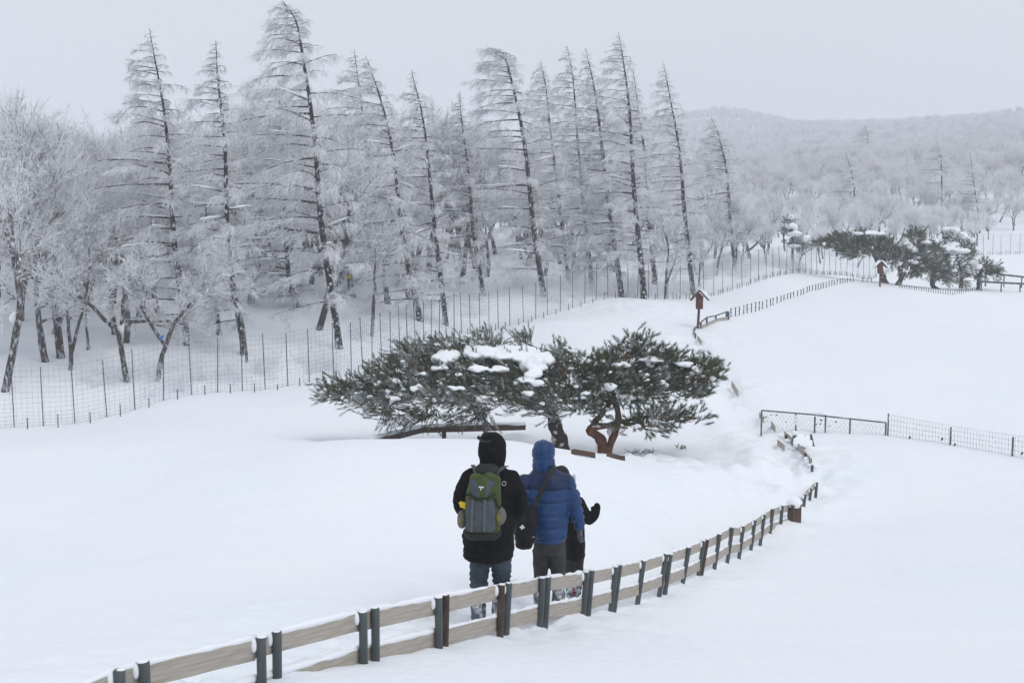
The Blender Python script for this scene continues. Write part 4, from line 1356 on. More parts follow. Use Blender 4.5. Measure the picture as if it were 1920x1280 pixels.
# ------------------------------------------------------------------ birdhouses
def birdhouse(label, px, py, hpx, lean):
    """px, py: foot in the photo; hpx: apex height in photo pixels"""
    p = hit(px, py)
    k = p[1] / FPX * hpx / 71.0
    t = thing('birdhouse', label, 'birdhouse', p, group='red brown birdhouses on poles')
    m = MB(); m.tube([(0, 0, -.3), (lean * 38 * k, 0, 38 * k)], [2.6 * k, 2.4 * k], 10); m.build('pole', M['redwood'], t, origin=(0, 0, 0))
    c = lean * 52 * k
    m = MB()
    w, d_, z0, z1, za = 6 * k, 6 * k, 37 * k, 60 * k, 67 * k
    m.add([(c - w, -d_, z0), (c + w, -d_, z0), (c + w, d_, z0), (c - w, d_, z0), (c - w, -d_, z1), (c + w, -d_, z1), (c + w, d_, z1), (c - w, d_, z1), (c, -d_, za), (c, d_, za)],
          [(0, 3, 2, 1), (0, 1, 5, 8, 4), (2, 3, 7, 9, 6), (1, 2, 6, 5), (3, 0, 4, 7)])
    m.build('nest_box', M['redwood'], t, origin=(0, 0, 0))
    for s_ in (-1, 1):
        rot = Matrix.Rotation(s_ * math.radians(47), 4, 'Y')
        m = MB(); m.box((0, 0, 0), (25 * k, 17 * k, 1.6 * k)); o = m.build('roof_board', M['redwood'])
        ctr = Vector((c + s_ * 8.6 * k, -1.5 * k, 71 * k - 8.6 * k))
        o.parent, o.location, o.rotation_euler = t, ctr, rot.to_euler()
        if s_ == 1 or hpx < 60:
            m = MB(); m.box((0, 0, 0), (24 * k, 16 * k, 3.4 * k)); m.ball((0, 0, 1.2 * k), (12.4 * k, 8 * k, 3 * k), nu=14, nv=8)
            r2 = m.build('snow_cap', M['snow_lump'], smooth=False)
            r2.parent, r2.location, r2.rotation_euler = t, ctr + rot @ Vector((0, 0, 2.4 * k)), rot.to_euler()
    m = MB()
    an = np.arange(14) / 14 * 2 * math.pi
    m.loft([((0, 0, 0), 2.3 * k, 2.3 * k), ((0, 0, 1.2 * k), 2.3 * k, 2.3 * k)], 14)
    o = m.build('entrance_hole', M['dark']); o.parent, o.location, o.rotation_euler = t, (c, -d_ + .3 * k, 55 * k), (math.pi / 2, 0, 0)
    for s_ in ((4.6 * k, .9 * k), (.9 * k, 4.6 * k)):
        m = MB(); m.box((0, 0, 0), (s_[0], .9 * k, s_[1])); o = m.build('guard_bar', M['gate_steel']); o.parent, o.location = t, (c, -d_ - 1.1 * k - (.5 * k if s_[0] > s_[1] else 0), 55 * k)
    m = MB(); m.box((0, 0, 0), (10 * k, 1.2 * k, 17 * k)); o = m.build('front_door', M['redwood']); o.parent, o.location = t, (c, -d_ - .4 * k, 46 * k - 5 * k + 5 * k)


birdhouse('near red-brown birdhouse on a pole, snow on its right roof slope', 1308, 616, 71, .05)
birdhouse('small far birdhouse on a pole in front of the arching pine', 1650, 538, 48, -.02)

# low railing beside the near birdhouse
R = [(1302, 616, 1302, 620), (1314, 604, 1314, 616), (1325, 595, 1325, 612), (1342, 592, 1342, 603), (1364, 584, 1364, 599)]
RB = [hit(c, d) for a, b, c, d in R]
rl = thing('low_railing', 'short dark curved railing with a low board beside the near birdhouse', 'railing', RB[2])
top = []
for (a, b, c, d), q in zip(R, RB):
    k = q[1] / FPX
    e = np.array([q[0], q[1], q[2] + max(d - b, 3) * k])
    top.append(e)
    m = MB(); m.tube([q - [0, 0, .3], e], [.05, .05] if a != 1364 else [.11, .1], 8); m.build('post', M['post_green'], rl)
for i in range(4):
    m = MB(); m.tube([top[i], top[i + 1]], [.035, .035], 8); m.build('rail', M['post_green'], rl)
    if i > 0:
        board((RB[i] * .85 + top[i] * .15) + [0, -.06, 0.02], (RB[i + 1] * .85 + top[i + 1] * .15) + [0, -.06, 0.02], .16, .03, rl, seed=70 + i)

# row of short stakes from the railing towards the far pines
zx = [645, 683, 713, 750, 786, 818, 851, 883, 913, 948, 981, 1003, 1035, 1069, 1097, 1129, 1155, 1180, 1211, 1239, 1264, 1293, 1316, 1341, 1367, 1390, 1413, 1436, 1460, 1483, 1507, 1527, 1553, 1578, 1598, 1620, 1640, 1665, 1690, 1770, 1810, 1845]
zt = np.interp(zx, [645, 750, 851, 948, 1097, 1211, 1341, 1436, 1553, 1680, 1845], [735, 702, 675, 655, 610, 575, 525, 505, 480, 465, 462])
zl = np.interp(zx, [645, 851, 1100, 1436, 1690, 1845], [70, 76, 45, 50, 30, 40])
q0 = hit(1470, 572)
sf = thing('stake_fence', 'row of short dark stakes leading from the railing to the far pines', 'fence', q0)
LT = []
for x, t_, l in zip(zx, zt, zl):
    px, py = 1230 + x / 4.571, 420 + (t_ + l) / 4.571
    q = hit(px, py)
    h = l / 4.571 * q[1] / FPX
    LT.append((q, h))
    m = MB(); m.tube([q - [0, 0, .3], q + [rg.normal(0, .02), 0, h]], [.03, .028], 6); m.build('stake', M['steel'], sf)
    m = MB(); m.ball(q + [0, 0, h], (.045, .045, .04), nu=6, nv=4)
    m.ball(q + [0, 0, h * .55], (.04, .04, .03), nu=6, nv=4)
    tag(m.build('cap', M['steel'], sf), kind='stuff')
q0 = hit(1740, 545)
pf = thing('stake_fence', 'low picket line running below the trunks of the far pines', 'fence', q0)
for i in range(34):
    t_ = i / 33
    px = np.interp(t_, [0, .68, 1], [1687, 1788, 1832])
    py = np.interp(t_, [0, .68, 1], [540, 554, 543])
    q = hit(px, py)
    m = MB(); m.tube([q - [0, 0, .2], q + [0, 0, .26]], [.022, .02], 5); m.build('stake', M['steel'], pf)

# metal rails at the right edge
q0 = hit(1890, 540)
mr = thing('metal_railing', 'two long dark metal rails on short posts at the right edge of the field', 'railing', q0)
for (x0, y0, x1, y1, base) in ((1846, 511, 1960, 524, 14), (1838, 528, 1960, 534, 7)):
    Yb = 90 if base > 10 else 84
    a, b = at(x0, y0, Yb), at(x1, y1, Yb - 2)
    m = MB(); m.tube([a, b], [.075, .075], 8); m.build('rail', M['gate_steel'], mr)
    for t_ in (.02, .33, .62, .92):
        e = a + (b - a) * t_
        m = MB(); m.tube([[e[0], e[1], gz(e[0], e[1]) - .3], e], [.05, .05], 8); m.build('post', M['gate_steel'], mr)

# plank rail behind the spreading pine, and reddish planks at the red pine's foot
RP = [(694, 829, 27.0), (792, 805, 29.5), (985, 800, 31.0)]
A = np.array([at(*q) for q in RP])
pr = thing('plank_rail', 'long brown plank rail lying low in the snow behind the spreading pine', 'rail', (A[1, 0], A[1, 1], gz(A[1, 0], A[1, 1])))
for i in range(2):
    board(A[i] + [.02 * i, 0, 0], A[i + 1], .165, .05, pr, mt=M['brownwood'], seed=80 + i)
for q in (A[0], A[0] * .5 + A[1] * .5, A[1] * .4 + A[2] * .6, A[1] * .8 + A[2] * .2):
    m = MB(); m.tube([[q[0], q[1] + .06, gz(q[0], q[1]) - .3], q + [0, .06, .03]], [.06, .06], 8); m.build('post', M['brownwood'], pr)
m = MB()
for i in range(2):
    pp = catmull([A[i] + [0, 0, .09], (A[i] + A[i + 1]) / 2 + [0, .02, .10], A[i + 1] + [0, 0, .09]], 12)
    m.tube(pp, .03 + .03 * np.abs(np.sin(np.arange(12) * 1.1)), 7)
tag(m.build('snow_cover', M['snow_lump'], pr, smooth=True), kind='stuff')
A = np.array([hit(1076, 852), hit(1112, 858), hit(1140, 857), hit(1168, 863)])
pl = thing('plank_rail', 'short reddish planks half buried at the foot of the red-barked pine', 'rail', A[1])
board(A[0] + [0, 0, .06], A[1] + [0, 0, .06], .10, .05, pl, mt=M['brownwood'], seed=90)
board(A[2] + [0, .1, .04], A[3] + [0, .1, .02], .09, .05, pl, mt=M['brownwood'], seed=91)
for q in (A[0], A[1], A[3]):
    m = MB(); m.tube([q - [0, 0, .2], q + [0, 0.06, .09]], [.05, .05], 8); m.build('post', M['brownwood'], pl)

# fallen pine sprigs on the trampled snow
for i, (px, py, lb) in enumerate(((1205, 852, 'broken pine sprig lying on the snow right of the red-barked pine'), (1277, 841, 'small dark twig lying alone on trampled snow, right of the pines'))):
    q = hit(px, py)
    m = MB()
    n = 26 if i == 0 else 9
    b = q + np.stack([rg.uniform(-.28, .28, n) * (1 if i == 0 else .5), rg.uniform(-.15, .15, n), np.full(n, .02)], -1)
    m.spikes(b, b + np.stack([rg.normal(0, .16, n), rg.normal(0, .1, n), rg.uniform(.02, .14, n)], -1), .02, 0)
    tag(m.build('pine_sprig', M['needle_rime' if i == 0 else 'needle'], None, origin=q), lb, 'twig').location = q

# blue ribbon on the forked tree, yellow plate deep in the wood
q = at(304, 631, 42.3)
rb = thing('ribbon', 'bright blue ribbon tied in the fork of a small bare tree', 'ribbon', q)
m = MB(); m.tube([q + [-.06, 0, -.03], q + [-.01, -.04, 0], q + [.05, -.03, .03]], [.03, .038, .03], 8); m.build('knot', M['blue_tape'], rb)
m = MB(); m.add([q + [0, -.08, 0], q + [.05, -.09, -.02], q + [.0, -.1, -.14], q + [-.04, -.09, -.13], q + [0, -.05, 0], q + [.05, -.06, -.02], q + [.0, -.07, -.14], q + [-.04, -.06, -.13]], [(0, 1, 2, 3), (7, 6, 5, 4), (0, 4, 5, 1), (1, 5, 6, 2), (2, 6, 7, 3), (3, 7, 4, 0)]); m.build('tail', M['blue_tape'], rb)
q = at(654, 519, 62)
yp = thing('marker_plate', 'little yellow plate on a stem among the trees behind the tallest larch', 'sign', (q[0], q[1], gz(q[0], q[1])))
m = MB(); m.box(q + [0, -.04, 0], (.24, .03, .17)); m.build('plate', M['yellow'], yp)
m = MB(); m.tube([[q[0], q[1], gz(q[0], q[1]) - .2], q + [0, 0, .1]], [.03, .025], 8); m.build('pole', M['steel'], yp)
# ------------------------------------------------------------------ people
M['skin'] = mat('skin', (0.50, 0.30, 0.22), 0.55)
M['black_coat'] = mat('black_coat', (0.005, 0.0052, 0.0056), 0.8, (7, (0.009, 0.0093, 0.010), .4, .7), (38, .35, .006), .10)
M['jeans'] = mat('blue_grey_jeans', (0.034, 0.050, 0.066), 0.85, (9, (0.058, 0.078, 0.096), .4, .7), (60, .3, .004))
M['jeans_snow'] = mat('jeans_caked_with_snow', (0.10, 0.125, 0.15), 0.85, (17, (0.62, 0.65, 0.69), .45, .62), (30, .5, .01))
M['trousers'] = mat('charcoal_trousers', (0.030, 0.032, 0.031), 0.85, (8, (0.046, 0.047, 0.045), .4, .7), (50, .3, .004))
M['trousers_snow'] = mat('trousers_dusted_with_snow', (0.10, 0.11, 0.12), 0.85, (20, (0.50, 0.53, 0.57), .42, .68), (30, .5, .01))
M['blue_jacket'] = mat('royal_blue_padded_jacket', (0.005, 0.037, 0.125), 0.5, (6, (0.007, 0.050, 0.165), .4, .7), (34, .25, .006), .35)
M['navy'] = mat('navy_yoke', (0.004, 0.016, 0.060), 0.55, (8, (0.006, 0.022, 0.080), .4, .7), (34, .25, .006), .35)
M['child_coat'] = mat('dark_padded_coat', (0.006, 0.006, 0.007), 0.75, (26, (0.20, 0.20, 0.21), .70, .74), (30, .35, .006), .12)
M['glove'] = mat('grey_knit_glove', (0.075, 0.085, 0.095), 0.9, (60, (0.17, 0.185, 0.20), .4, .65), (90, .5, .004))
M['boot_snow'] = mat('snow_crusted_boot', (0.13, 0.14, 0.15), 0.85, (13, (0.74, 0.77, 0.80), .40, .56), (25, .5, .01))
M['red'] = mat('red_boot_trim', (0.42, 0.03, 0.03), 0.6)
M['pack_green'] = mat('olive_green_nylon', (0.038, 0.058, 0.012), 0.65, (9, (0.056, 0.082, 0.017), .4, .7), (45, .3, .005), .3)
M['pack_grey'] = mat('slate_grey_nylon', (0.055, 0.066, 0.078), 0.65, (9, (0.075, 0.088, 0.10), .4, .7), (45, .3, .005), .3)
M['pack_strip'] = mat('pale_grey_webbing', (0.105, 0.115, 0.125), 0.8)
M['pack_black'] = mat('black_webbing', (0.012, 0.013, 0.014), 0.6)
M['pocket_mesh'] = mat('taupe_mesh_pocket', (0.155, 0.145, 0.130), 0.8, (120, (0.07, 0.065, 0.06), .5, .6))
M['pocket_yellow'] = mat('yellow_bottle_behind_mesh', (0.20, 0.165, 0.045), 0.7, (120, (0.10, 0.085, 0.04), .5, .6))
M['clip_yellow'] = mat('bright_yellow_plastic', (0.72, 0.50, 0.02), 0.45)
M['emblem'] = mat('white_emblem', (0.75, 0.76, 0.77), 0.5)
M['ring'] = mat('metal_ring', (0.45, 0.46, 0.47), 0.35, metal=.8)
M['bag'] = mat('black_shoulder_bag', (0.006, 0.0065, 0.007), 0.55, (9, (0.011, 0.012, 0.013), .4, .7), (50, .3, .004), .15)
M['hat'] = mat('dark_knit_hat', (0.022, 0.020, 0.021), 0.95, None, (90, .6, .006))
M['fur'] = mat('white_ear_flap', (0.60, 0.585, 0.57), 0.95)
M['eye'] = mat('eye', (0.02, 0.015, 0.012), 0.3)


class Fig:
    def __init__(s, Y, px, py):
        s.Y = Y
        s.o = at(px, py, Y)
        s.o[2] = gz(s.o[0], Y) if abs(gz(s.o[0], Y) - s.o[2]) < .25 else s.o[2]
        s.k = Y / FPX

    def P(s, px, py, dy=0.0):
        return at(px, py, s.Y + dy)

    def rings(s, L):
        return [(s.P(q[0], q[1], q[4] if len(q) > 4 else 0), q[2] * s.k, q[3]) for q in L]

    def limb(s, mb, pts, r, n=12, k=12):
        P = catmull([s.P(*q) for q in pts], k)
        rr = np.interp(np.linspace(0, 1, k), np.linspace(0, 1, len(r)), r)
        mb.tube(P, rr, n)
        mb.ball(P[0], rr[0], nu=10, nv=8)
        mb.ball(P[-1], rr[-1], nu=10, nv=8)


def folds(v, nr, amp, sc, seed, st=(1, 1, 1)):
    a = fbm(v[:, 0] * sc * st[0] + v[:, 1] * sc * .7, v[:, 2] * sc * st[2] + v[:, 1] * sc * .5, seed, 3)
    b = 1 - 2 * np.abs(vnoise(v[:, 0] * sc * .8 + v[:, 2] * sc * .9, v[:, 2] * sc * 1.6 - v[:, 0] * sc * .5 + v[:, 1] * sc, seed + 5))
    return v + nr * (amp * (a * .8 + b * .7 - .4))[:, None]


def sew(name, res, mats, parent, pick=None):
    v, nr, fs = res
    m = MB()
    m.v.append(v); m.n = len(v)
    for f in fs:
        if pick is None:
            m.f.append((f, 0))
        else:
            c = v[f].mean(1)
            mi = pick(c)
            for q in np.unique(mi):
                if q >= 0: m.f.append((f[mi == q], int(q)))
    return m.build(name, mats, parent, smooth=True)


def head_and_body(f, t, hx, hy, hdy, limbs, torso, hs=1.0):
    """one continuous body under the clothes, with a face turned the way the person walks"""
    b = MB()
    h = f.P(hx, hy, hdy)
    b.ball(h + [0, -.01, .02], np.array([.076, .095, .105]) * hs, nu=16, nv=12)
    b.ball(h + [0, .025, -.05], np.array([.058, .068, .07]) * hs, nu=14, nv=10)          # jaw
    b.ball(h + [0, .098 * hs, -.015], np.array([.013, .020, .026]) * hs, nu=8, nv=6)      # nose
    b.ball(h + [0, .088 * hs, -.062], np.array([.024, .012, .009]) * hs, nu=8, nv=6)      # lips
    b.ball(h + [0, .080 * hs, -.098], np.array([.022, .018, .016]) * hs, nu=8, nv=6)      # chin
    b.ball(h + [0, .080 * hs, .030], np.array([.05, .014, .010]) * hs, nu=8, nv=6)        # brow
    for s_ in (-1, 1):
        b.ball(h + [s_ * .078 * hs, -.01, -.005], np.array([.012, .022, .032]) * hs, nu=8, nv=6)
    b.tube([h + [0, -.02, -.05], torso[0]], [.052 * hs, .06 * hs], 10)
    b.tube(torso, np.linspace(.085, .10, len(torso)) * hs, 12)
    for pts, r in limbs:
        f.limb(b, pts, r)
    sew('body', fuse(b, .011, 2), [M['skin']], t)
    for s_ in (-1, 1):
        m = MB(); m.ball(h + [s_ * .031 * hs, .083 * hs, .008], .0105 * hs, nu=8, nv=6); m.build('eye', M['eye'], t, smooth=True)


def boots(f, t, px, py, dy, mt, s=1.0, extra=None):
    b = MB()
    p = f.P(px, py, dy)
    b.ball(p + [0, .07, .05], (.052 * s, .15 * s, .055 * s), nu=14, nv=10)
    b.tube([p + [0, 0, .04], p + [0, 0, .28 * s]], [.058 * s, .066 * s], 12)
    v, nr, fs = fuse(b, .011, 3)
    v = v + nr * (fbm(v[:, 0] * 20, v[:, 2] * 20 + v[:, 1] * 9, 3, 2) * .012)[:, None]
    return sew('boot', (v, nr, fs), [mt], t)


def hood_open(f, hx, hy, hdy):
    c = f.P(hx, hy, hdy)
    return lambda q: (q[:, 1] > c[1] + .075) & (np.abs(q[:, 0] - c[0]) < .072) & (q[:, 2] > c[2] - .115) & (q[:, 2] < c[2] + .085)


# --- person in the black coat
f = Fig(10.95, 918, 1167)
t = thing('person', 'person in a long black hooded coat and blue-grey jeans, nearest of three walkers', 'person', f.o)
b = MB()
b.loft(f.rings([(916, 1047, 45, .19), (916, 1042, 48, .21), (916, 1015, 49, .21), (918, 980, 48, .20), (919, 940, 46, .19), (920, 905, 46, .18), (921, 892, 42, .165), (922, 880, 33, .13), (923, 871, 23, .11)]), 26)
b.loft(f.rings([(923, 880, 20, .11, .0), (924, 868, 22, .125, .01), (924, 856, 25, .145, .015), (923, 842, 27, .155, .02), (923, 828, 26, .155, .03), (922, 817, 21, .13, .04), (922, 810, 11, .08, .05)]), 24)
f.limb(b, [(886, 896), (868, 925), (867, 948), (882, 972, .28)], [.092, .088, .083, .062])
f.limb(b, [(956, 896), (970, 930), (971, 952), (956, 978, .26)], [.092, .088, .083, .062])
v, nr, fs = fuse(b, .0125, 5)
v = folds(v, nr, .022, 5.0, 2, (1, 1, 1.5))
v = folds(v, nr, .007, 14.0, 6, (1, 1, 1.3))
z = v[:, 2]
hz = f.P(923, 850)[2]
# hood seam ridges, hem roll
v += nr * (-.006 * np.exp(-((v[:, 0] - f.P(923, 850)[0]) / .008) ** 2) * (z > hz - .1))[:, None]
zh = f.P(916, 1040)[2]
cn = f.P(923, 872, .01)
ang = np.arctan2(v[:, 1] - cn[1], v[:, 0] - cn[0])
v += nr * (.007 * np.sin(ang * 13 + 3 * vnoise(v[:, 2] * 12, ang * 2, 4)) * np.exp(-((z - cn[2] - .02) / .055) ** 2) * (np.abs(v[:, 0] - cn[0]) < .17))[:, None]
v += nr * (-.007 * np.exp(-((v[:, 0] - f.P(919, 980)[0]) / .009) ** 2) * (z < f.P(918, 1000)[2]))[:, None]
v += nr * (-.010 * np.exp(-((z - f.P(918, 1022)[2] - .015 * vnoise(v[:, 0] * 7, v[:, 1] * 7, 8)) / .012) ** 2))[:, None]
v += nr * (.005 * np.exp(-((z - zh) / .012) ** 2))[:, None]
op = hood_open(f, 923, 842, .02)
sew('coat', (v, nr, fs), [M['black_coat']], t, lambda c: np.where(op(c), -1, 0))
m = MB(); m.tube(catmull([f.P(897, 821, -.11), f.P(905, 827, -.15), f.P(914, 828, -.155), f.P(921, 826, -.15)], 8), .011, 6); m.build('hood_strap', M['pack_black'], t)
m = MB(); m.box(f.P(898, 820, -.11), (.035, .03, .028), Matrix.Rotation(.4, 4, 'Y')); m.build('hood_toggle', M['pack_black'], t)
b = MB()
f.limb(b, [(901, 1030), (899, 1065), (898, 1095, .03), (897, 1140, -.02), (897, 1160, -.03)], [.108, .098, .083, .074, .072], k=18)
f.limb(b, [(938, 1030), (940, 1062, .05), (940, 1090, .12), (937, 1125, .10), (935, 1150, .08)], [.108, .098, .083, .074, .072], k=18)
v, nr, fs = fuse(b, .0115, 3)
zk = f.P(898, 1095)[2]
v = folds(v, nr, .012, 9, 7, (1, 1, 2.2))
v += nr * (.007 * np.sin(v[:, 2] * 95 + 5 * vnoise(v[:, 0] * 9, v[:, 2] * 5, 3)) * np.exp(-((v[:, 2] - zk) / .16) ** 2))[:, None]
zs = f.P(898, 1128)[2]
sew('jeans', (v, nr, fs), [M['jeans'], M['jeans_snow']], t, lambda c: (c[:, 2] + .07 * fbm(c[:, 0] * 14, c[:, 2] * 14, 4, 2) < zs).astype(int))
boots(f, t, 896, 1166, -.03, M['boot_snow'])
boots(f, t, 934, 1154, .10, M['boot_snow'])
head_and_body(f, t, 923, 842, .02, [([(890, 896), (870, 945), (882, 972, .28), (886, 976, .36)], [.05, .042, .034, .03]), ([(954, 896), (969, 948), (956, 978, .26), (951, 982, .34)], [.05, .042, .034, .03]),
                                   ([(902, 1030), (898, 1095, .03), (897, 1160, -.02)], [.075, .055, .045]), ([(937, 1030), (940, 1090, .12), (935, 1150, .1)], [.075, .055, .045])],
              [f.P(922, 880), f.P(920, 930), f.P(918, 980), f.P(918, 1030)])

# --- backpack worn by that person
def sloft(mb, rings, n=28, pw=3.2):
    V = []
    an = np.arange(n) / n * 2 * math.pi
    ca, sa = np.cos(an), np.sin(an)
    X, Yq = np.sign(ca) * np.abs(ca) ** (2 / pw), np.sign(sa) * np.abs(sa) ** (2 / pw)
    for c, rx, ry in rings:
        V.append(np.asarray(c) + np.stack([rx * X, ry * Yq, 0 * an], -1))
    k = len(rings)
    V.append(np.array([rings[0][0], rings[-1][0]]))
    F = [(i * n + j, i * n + (j + 1) % n, (i + 1) * n + (j + 1) % n, (i + 1) * n + j) for i in range(k - 1) for j in range(n)]
    F += [(k * n, (j + 1) % n, j) for j in range(n)] + [(k * n + 1, (k - 1) * n + j, (k - 1) * n + (j + 1) % n) for j in range(n)]
    mb.add(np.concatenate(V), F)


bp = thing('backpack', 'olive green and slate grey backpack on the back of the black-coated person', 'backpack', f.P(906, 1003, -.28))


def soft(mb, vox, amp, sc, seed, sm=3):
    v, nr, fs = fuse(mb, vox, sm)
    return folds(v, nr, amp, sc, seed), nr, fs


b = MB()
sloft(b, f.rings([(905, 1001, 30, .07, -.27), (905, 996, 33, .105, -.285), (905, 975, 33.5, .12, -.295), (906, 935, 33, .12, -.295), (909, 908, 30, .11, -.29), (910, 895, 28, .085, -.265), (911, 888, 22, .055, -.24), (911, 884, 14, .035, -.225)]))
sew('pack_body', soft(b, .009, .008, 9, 3), [M['pack_green']], bp)
b = MB()
sloft(b, f.rings([(902, 996, 25, .03, -.395), (901, 988, 27, .036, -.405), (901, 965, 27, .04, -.41), (902, 942, 25, .036, -.405), (902, 937, 23, .03, -.40)]))
sew('front_panel', soft(b, .007, .006, 12, 4), [M['pack_grey']], bp)
for x0, x1 in ((886, 884), (909, 908)):
    m = MB()
    for a in range(9):
        m.box(f.P(x0 + (x1 - x0) * a / 8, 940 + 53 * a / 8, -.452 + .004 * math.sin(a * 2.1)), (.022, .010, .036))
    tag(m.build('webbing_strip', M['pack_strip'], bp), kind='stuff')
b = MB(); sloft(b, f.rings([(912, 896, 24, .05, -.235), (912, 882, 24, .055, -.225), (913, 874, 20, .045, -.21), (913, 869, 12, .03, -.20)]))
sew('top_panel', soft(b, .009, .008, 10, 13), [M['pack_black']], bp)
m = MB(); sloft(m, f.rings([(905, 1009, 26, .08, -.28), (905, 1003, 33, .10, -.285), (905, 994, 36.5, .122, -.295)])); m.build('base_panel', M['pack_black'], bp, smooth=True)
b = MB()
for q in ((902, 918, 19, 20, .055, -.395), (893, 895, 13, 9, .05, -.37), (918, 894, 12, 9, .05, -.365), (905, 905, 24, 14, .05, -.38)):
    b.ball(f.P(q[0], q[1], q[5]), (q[2] * f.k, q[4], q[3] * f.k), nu=16, nv=10)
lx0, lx1, lz0, lz1 = f.P(893, 912, -.41)[0], f.P(914, 912, -.41)[0], f.P(902, 930, -.41)[2], f.P(902, 897, -.41)[2]
sew('lid', soft(b, .006, .006, 12, 6), [M['pack_green'], M['pack_grey']], bp,
    lambda c: (((c[:, 0] < lx0 + .25 * (lz1 - c[:, 2])) | (c[:, 0] > lx1 - .18 * (lz1 - c[:, 2]))) & (c[:, 2] > lz0) & (c[:, 2] < lz1 - .15 * np.abs(c[:, 0] - lx0))).astype(int))
m = MB(); m.tube(catmull([f.P(878, 925, -.39), f.P(888, 933, -.435), f.P(903, 938, -.45), f.P(918, 933, -.43), f.P(929, 925, -.39)], 12), .006, 6); m.build('lid_edge_cord', M['pack_black'], bp)
for i, (px, py, rx, ry, d_, dy) in enumerate(((866, 973, 9, 17, .07, -.29), (936, 967, 13, 18, .075, -.33))):
    b = MB(); b.ball(f.P(px, py, dy), (rx * f.k, d_, ry * f.k), nu=16, nv=12)
    mp = sew('mesh_pocket', soft(b, .008, .006, 10, 8 + i, 2), [M['pocket_mesh']], bp)
    m = MB(); m.ball(f.P(px - 1, py + 2, dy - .022), (rx * .62 * f.k, d_ * .82, ry * .62 * f.k), nu=14, nv=10); m.build('bottle', M['pocket_yellow'], bp, smooth=True)
m = MB(); m.box(f.P(868, 946, -.33), (.045, .03, .05), Matrix.Rotation(.3, 4, 'Y')); m.box(f.P(864, 943, -.33), (.03, .028, .026), Matrix.Rotation(-.5, 4, 'Y')); m.box(f.P(872, 951, -.33), (.03, .028, .022)); tag(m.build('yellow_clip', M['clip_yellow'], bp), kind='stuff')
for pts in ([(893, 886, -.27), (889, 876, -.20), (887, 872, -.10), (886, 873, .0)], [(930, 886, -.26), (939, 879, -.20), (946, 874, -.10), (950, 874, .0)]):
    P = catmull([f.P(*q) for q in pts], 8)
    m = MB()
    for a, c in zip(P[:-1], P[1:]):
        d = c - a
        m.box((a + c) / 2, (np.linalg.norm(d) * 1.15, .035, .012), Vector(d).to_track_quat('X', 'Z'))
    tag(m.build('shoulder_strap', M['pack_grey'], bp), kind='stuff')
m = MB(); m.tube(catmull([f.P(870, 996, -.27), f.P(867, 1004, -.24), f.P(869, 1009, -.23), f.P(872, 1004, -.24)], 8), .008, 6); m.build('waist_strap', M['pack_black'], bp)
for px, py, dy in ((928, 935, -.40), (932, 946, -.395), (878, 927, -.40), (930, 940, -.40), (936, 950, -.39)):
    m = MB(); m.box(f.P(px, py, dy), (.028, .02, .022), Matrix.Rotation(.3, 4, 'Y')); m.build('buckle', M['pack_black'], bp)
m = MB(); an = np.linspace(0, 2 * math.pi, 13); c = f.P(945, 906, -.20)
m.tube(c + np.stack([.018 * np.cos(an), 0 * an, .020 * np.sin(an)], -1), .004, 6, cap=False); m.build('metal_ring', M['ring'], bp)
# white emblem of three small darts on the lid
c = f.P(902, 915, -.462)
for tri in (((-.026, .014), (.004, .016), (-.006, .000)), ((.006, .016), (.030, .008), (.006, .000)), ((-.008, -.002), (.004, -.002), (-.004, -.026))):
    m = MB()
    V = [c + [x, 0, z_] for x, z_ in tri] + [c + [x, .012, z_] for x, z_ in tri]
    m.add(V, [(0, 1, 2), (5, 4, 3), (0, 3, 4, 1), (1, 4, 5, 2), (2, 5, 3, 0)])
    m.build('emblem', M['emblem'], bp)

# --- person in the blue padded jacket
f = Fig(12.1, 1030, 1134)
t = thing('person', 'person in a hooded royal blue padded jacket and charcoal trousers, middle of the three walkers', 'person', f.o)
b = MB()
b.loft(f.rings([(1029, 1013, 29, .155), (1029, 1008, 33, .175), (1030, 990, 36, .18), (1031, 960, 37, .18), (1030, 925, 41, .17), (1028, 903, 42, .16), (1026, 892, 37, .145), (1023, 882, 24, .12), (1020, 875, 17, .10)]), 26)
b.loft(f.rings([(1019, 880, 19, .11, .0), (1019, 871, 21.5, .125), (1019, 856, 22.5, .14, .01), (1019, 842, 22, .14, .02), (1019, 832, 18, .12, .03), (1019, 826, 11, .08, .03)]), 24)
f.limb(b, [(1060, 903), (1074, 935), (1080, 958), (1087, 984)], [.092, .090, .078, .060])
f.limb(b, [(986, 905), (983, 935), (984, 955), (994, 985, .22)], [.092, .088, .078, .058])
v, nr, fs = fuse(b, .0115, 4)
v = folds(v, nr, .016, 6, 12)
v = folds(v, nr, .007, 15, 15)
zz = lambda py: f.P(1030, py)[2]
xx = lambda px: f.P(px, 930)[0]
arm = v[:, 0] > xx(1066)
arml = v[:, 0] < xx(984)
dsp = np.zeros(len(v))
wob = .012 * vnoise(v[:, 0] * 7, v[:, 1] * 7, 9)
for py in (913, 936, 961, 984, 1004):
    d = v[:, 2] + wob - zz(py) - .10 * (v[:, 0] - xx(1030)) * (py > 990)
    dsp += np.where(arm | arml, 0, -.020 * np.exp(-(d / .015) ** 2))
ax = unit(f.P(1087, 984) - f.P(1060, 903))
sA = (v - f.P(1060, 903)) @ ax
for q in (.10, .20, .29, .38, .45):
    dsp += np.where(arm | arml, -.017 * np.exp(-((sA + wob - q) / .014) ** 2), 0)
hd = v[:, 2] > zz(876)
dsp += np.where(hd, -.015 * np.exp(-((v[:, 2] - zz(858)) / .009) ** 2), 0)
cn = f.P(1019, 877, .01)
ang = np.arctan2(v[:, 1] - cn[1], v[:, 0] - cn[0])
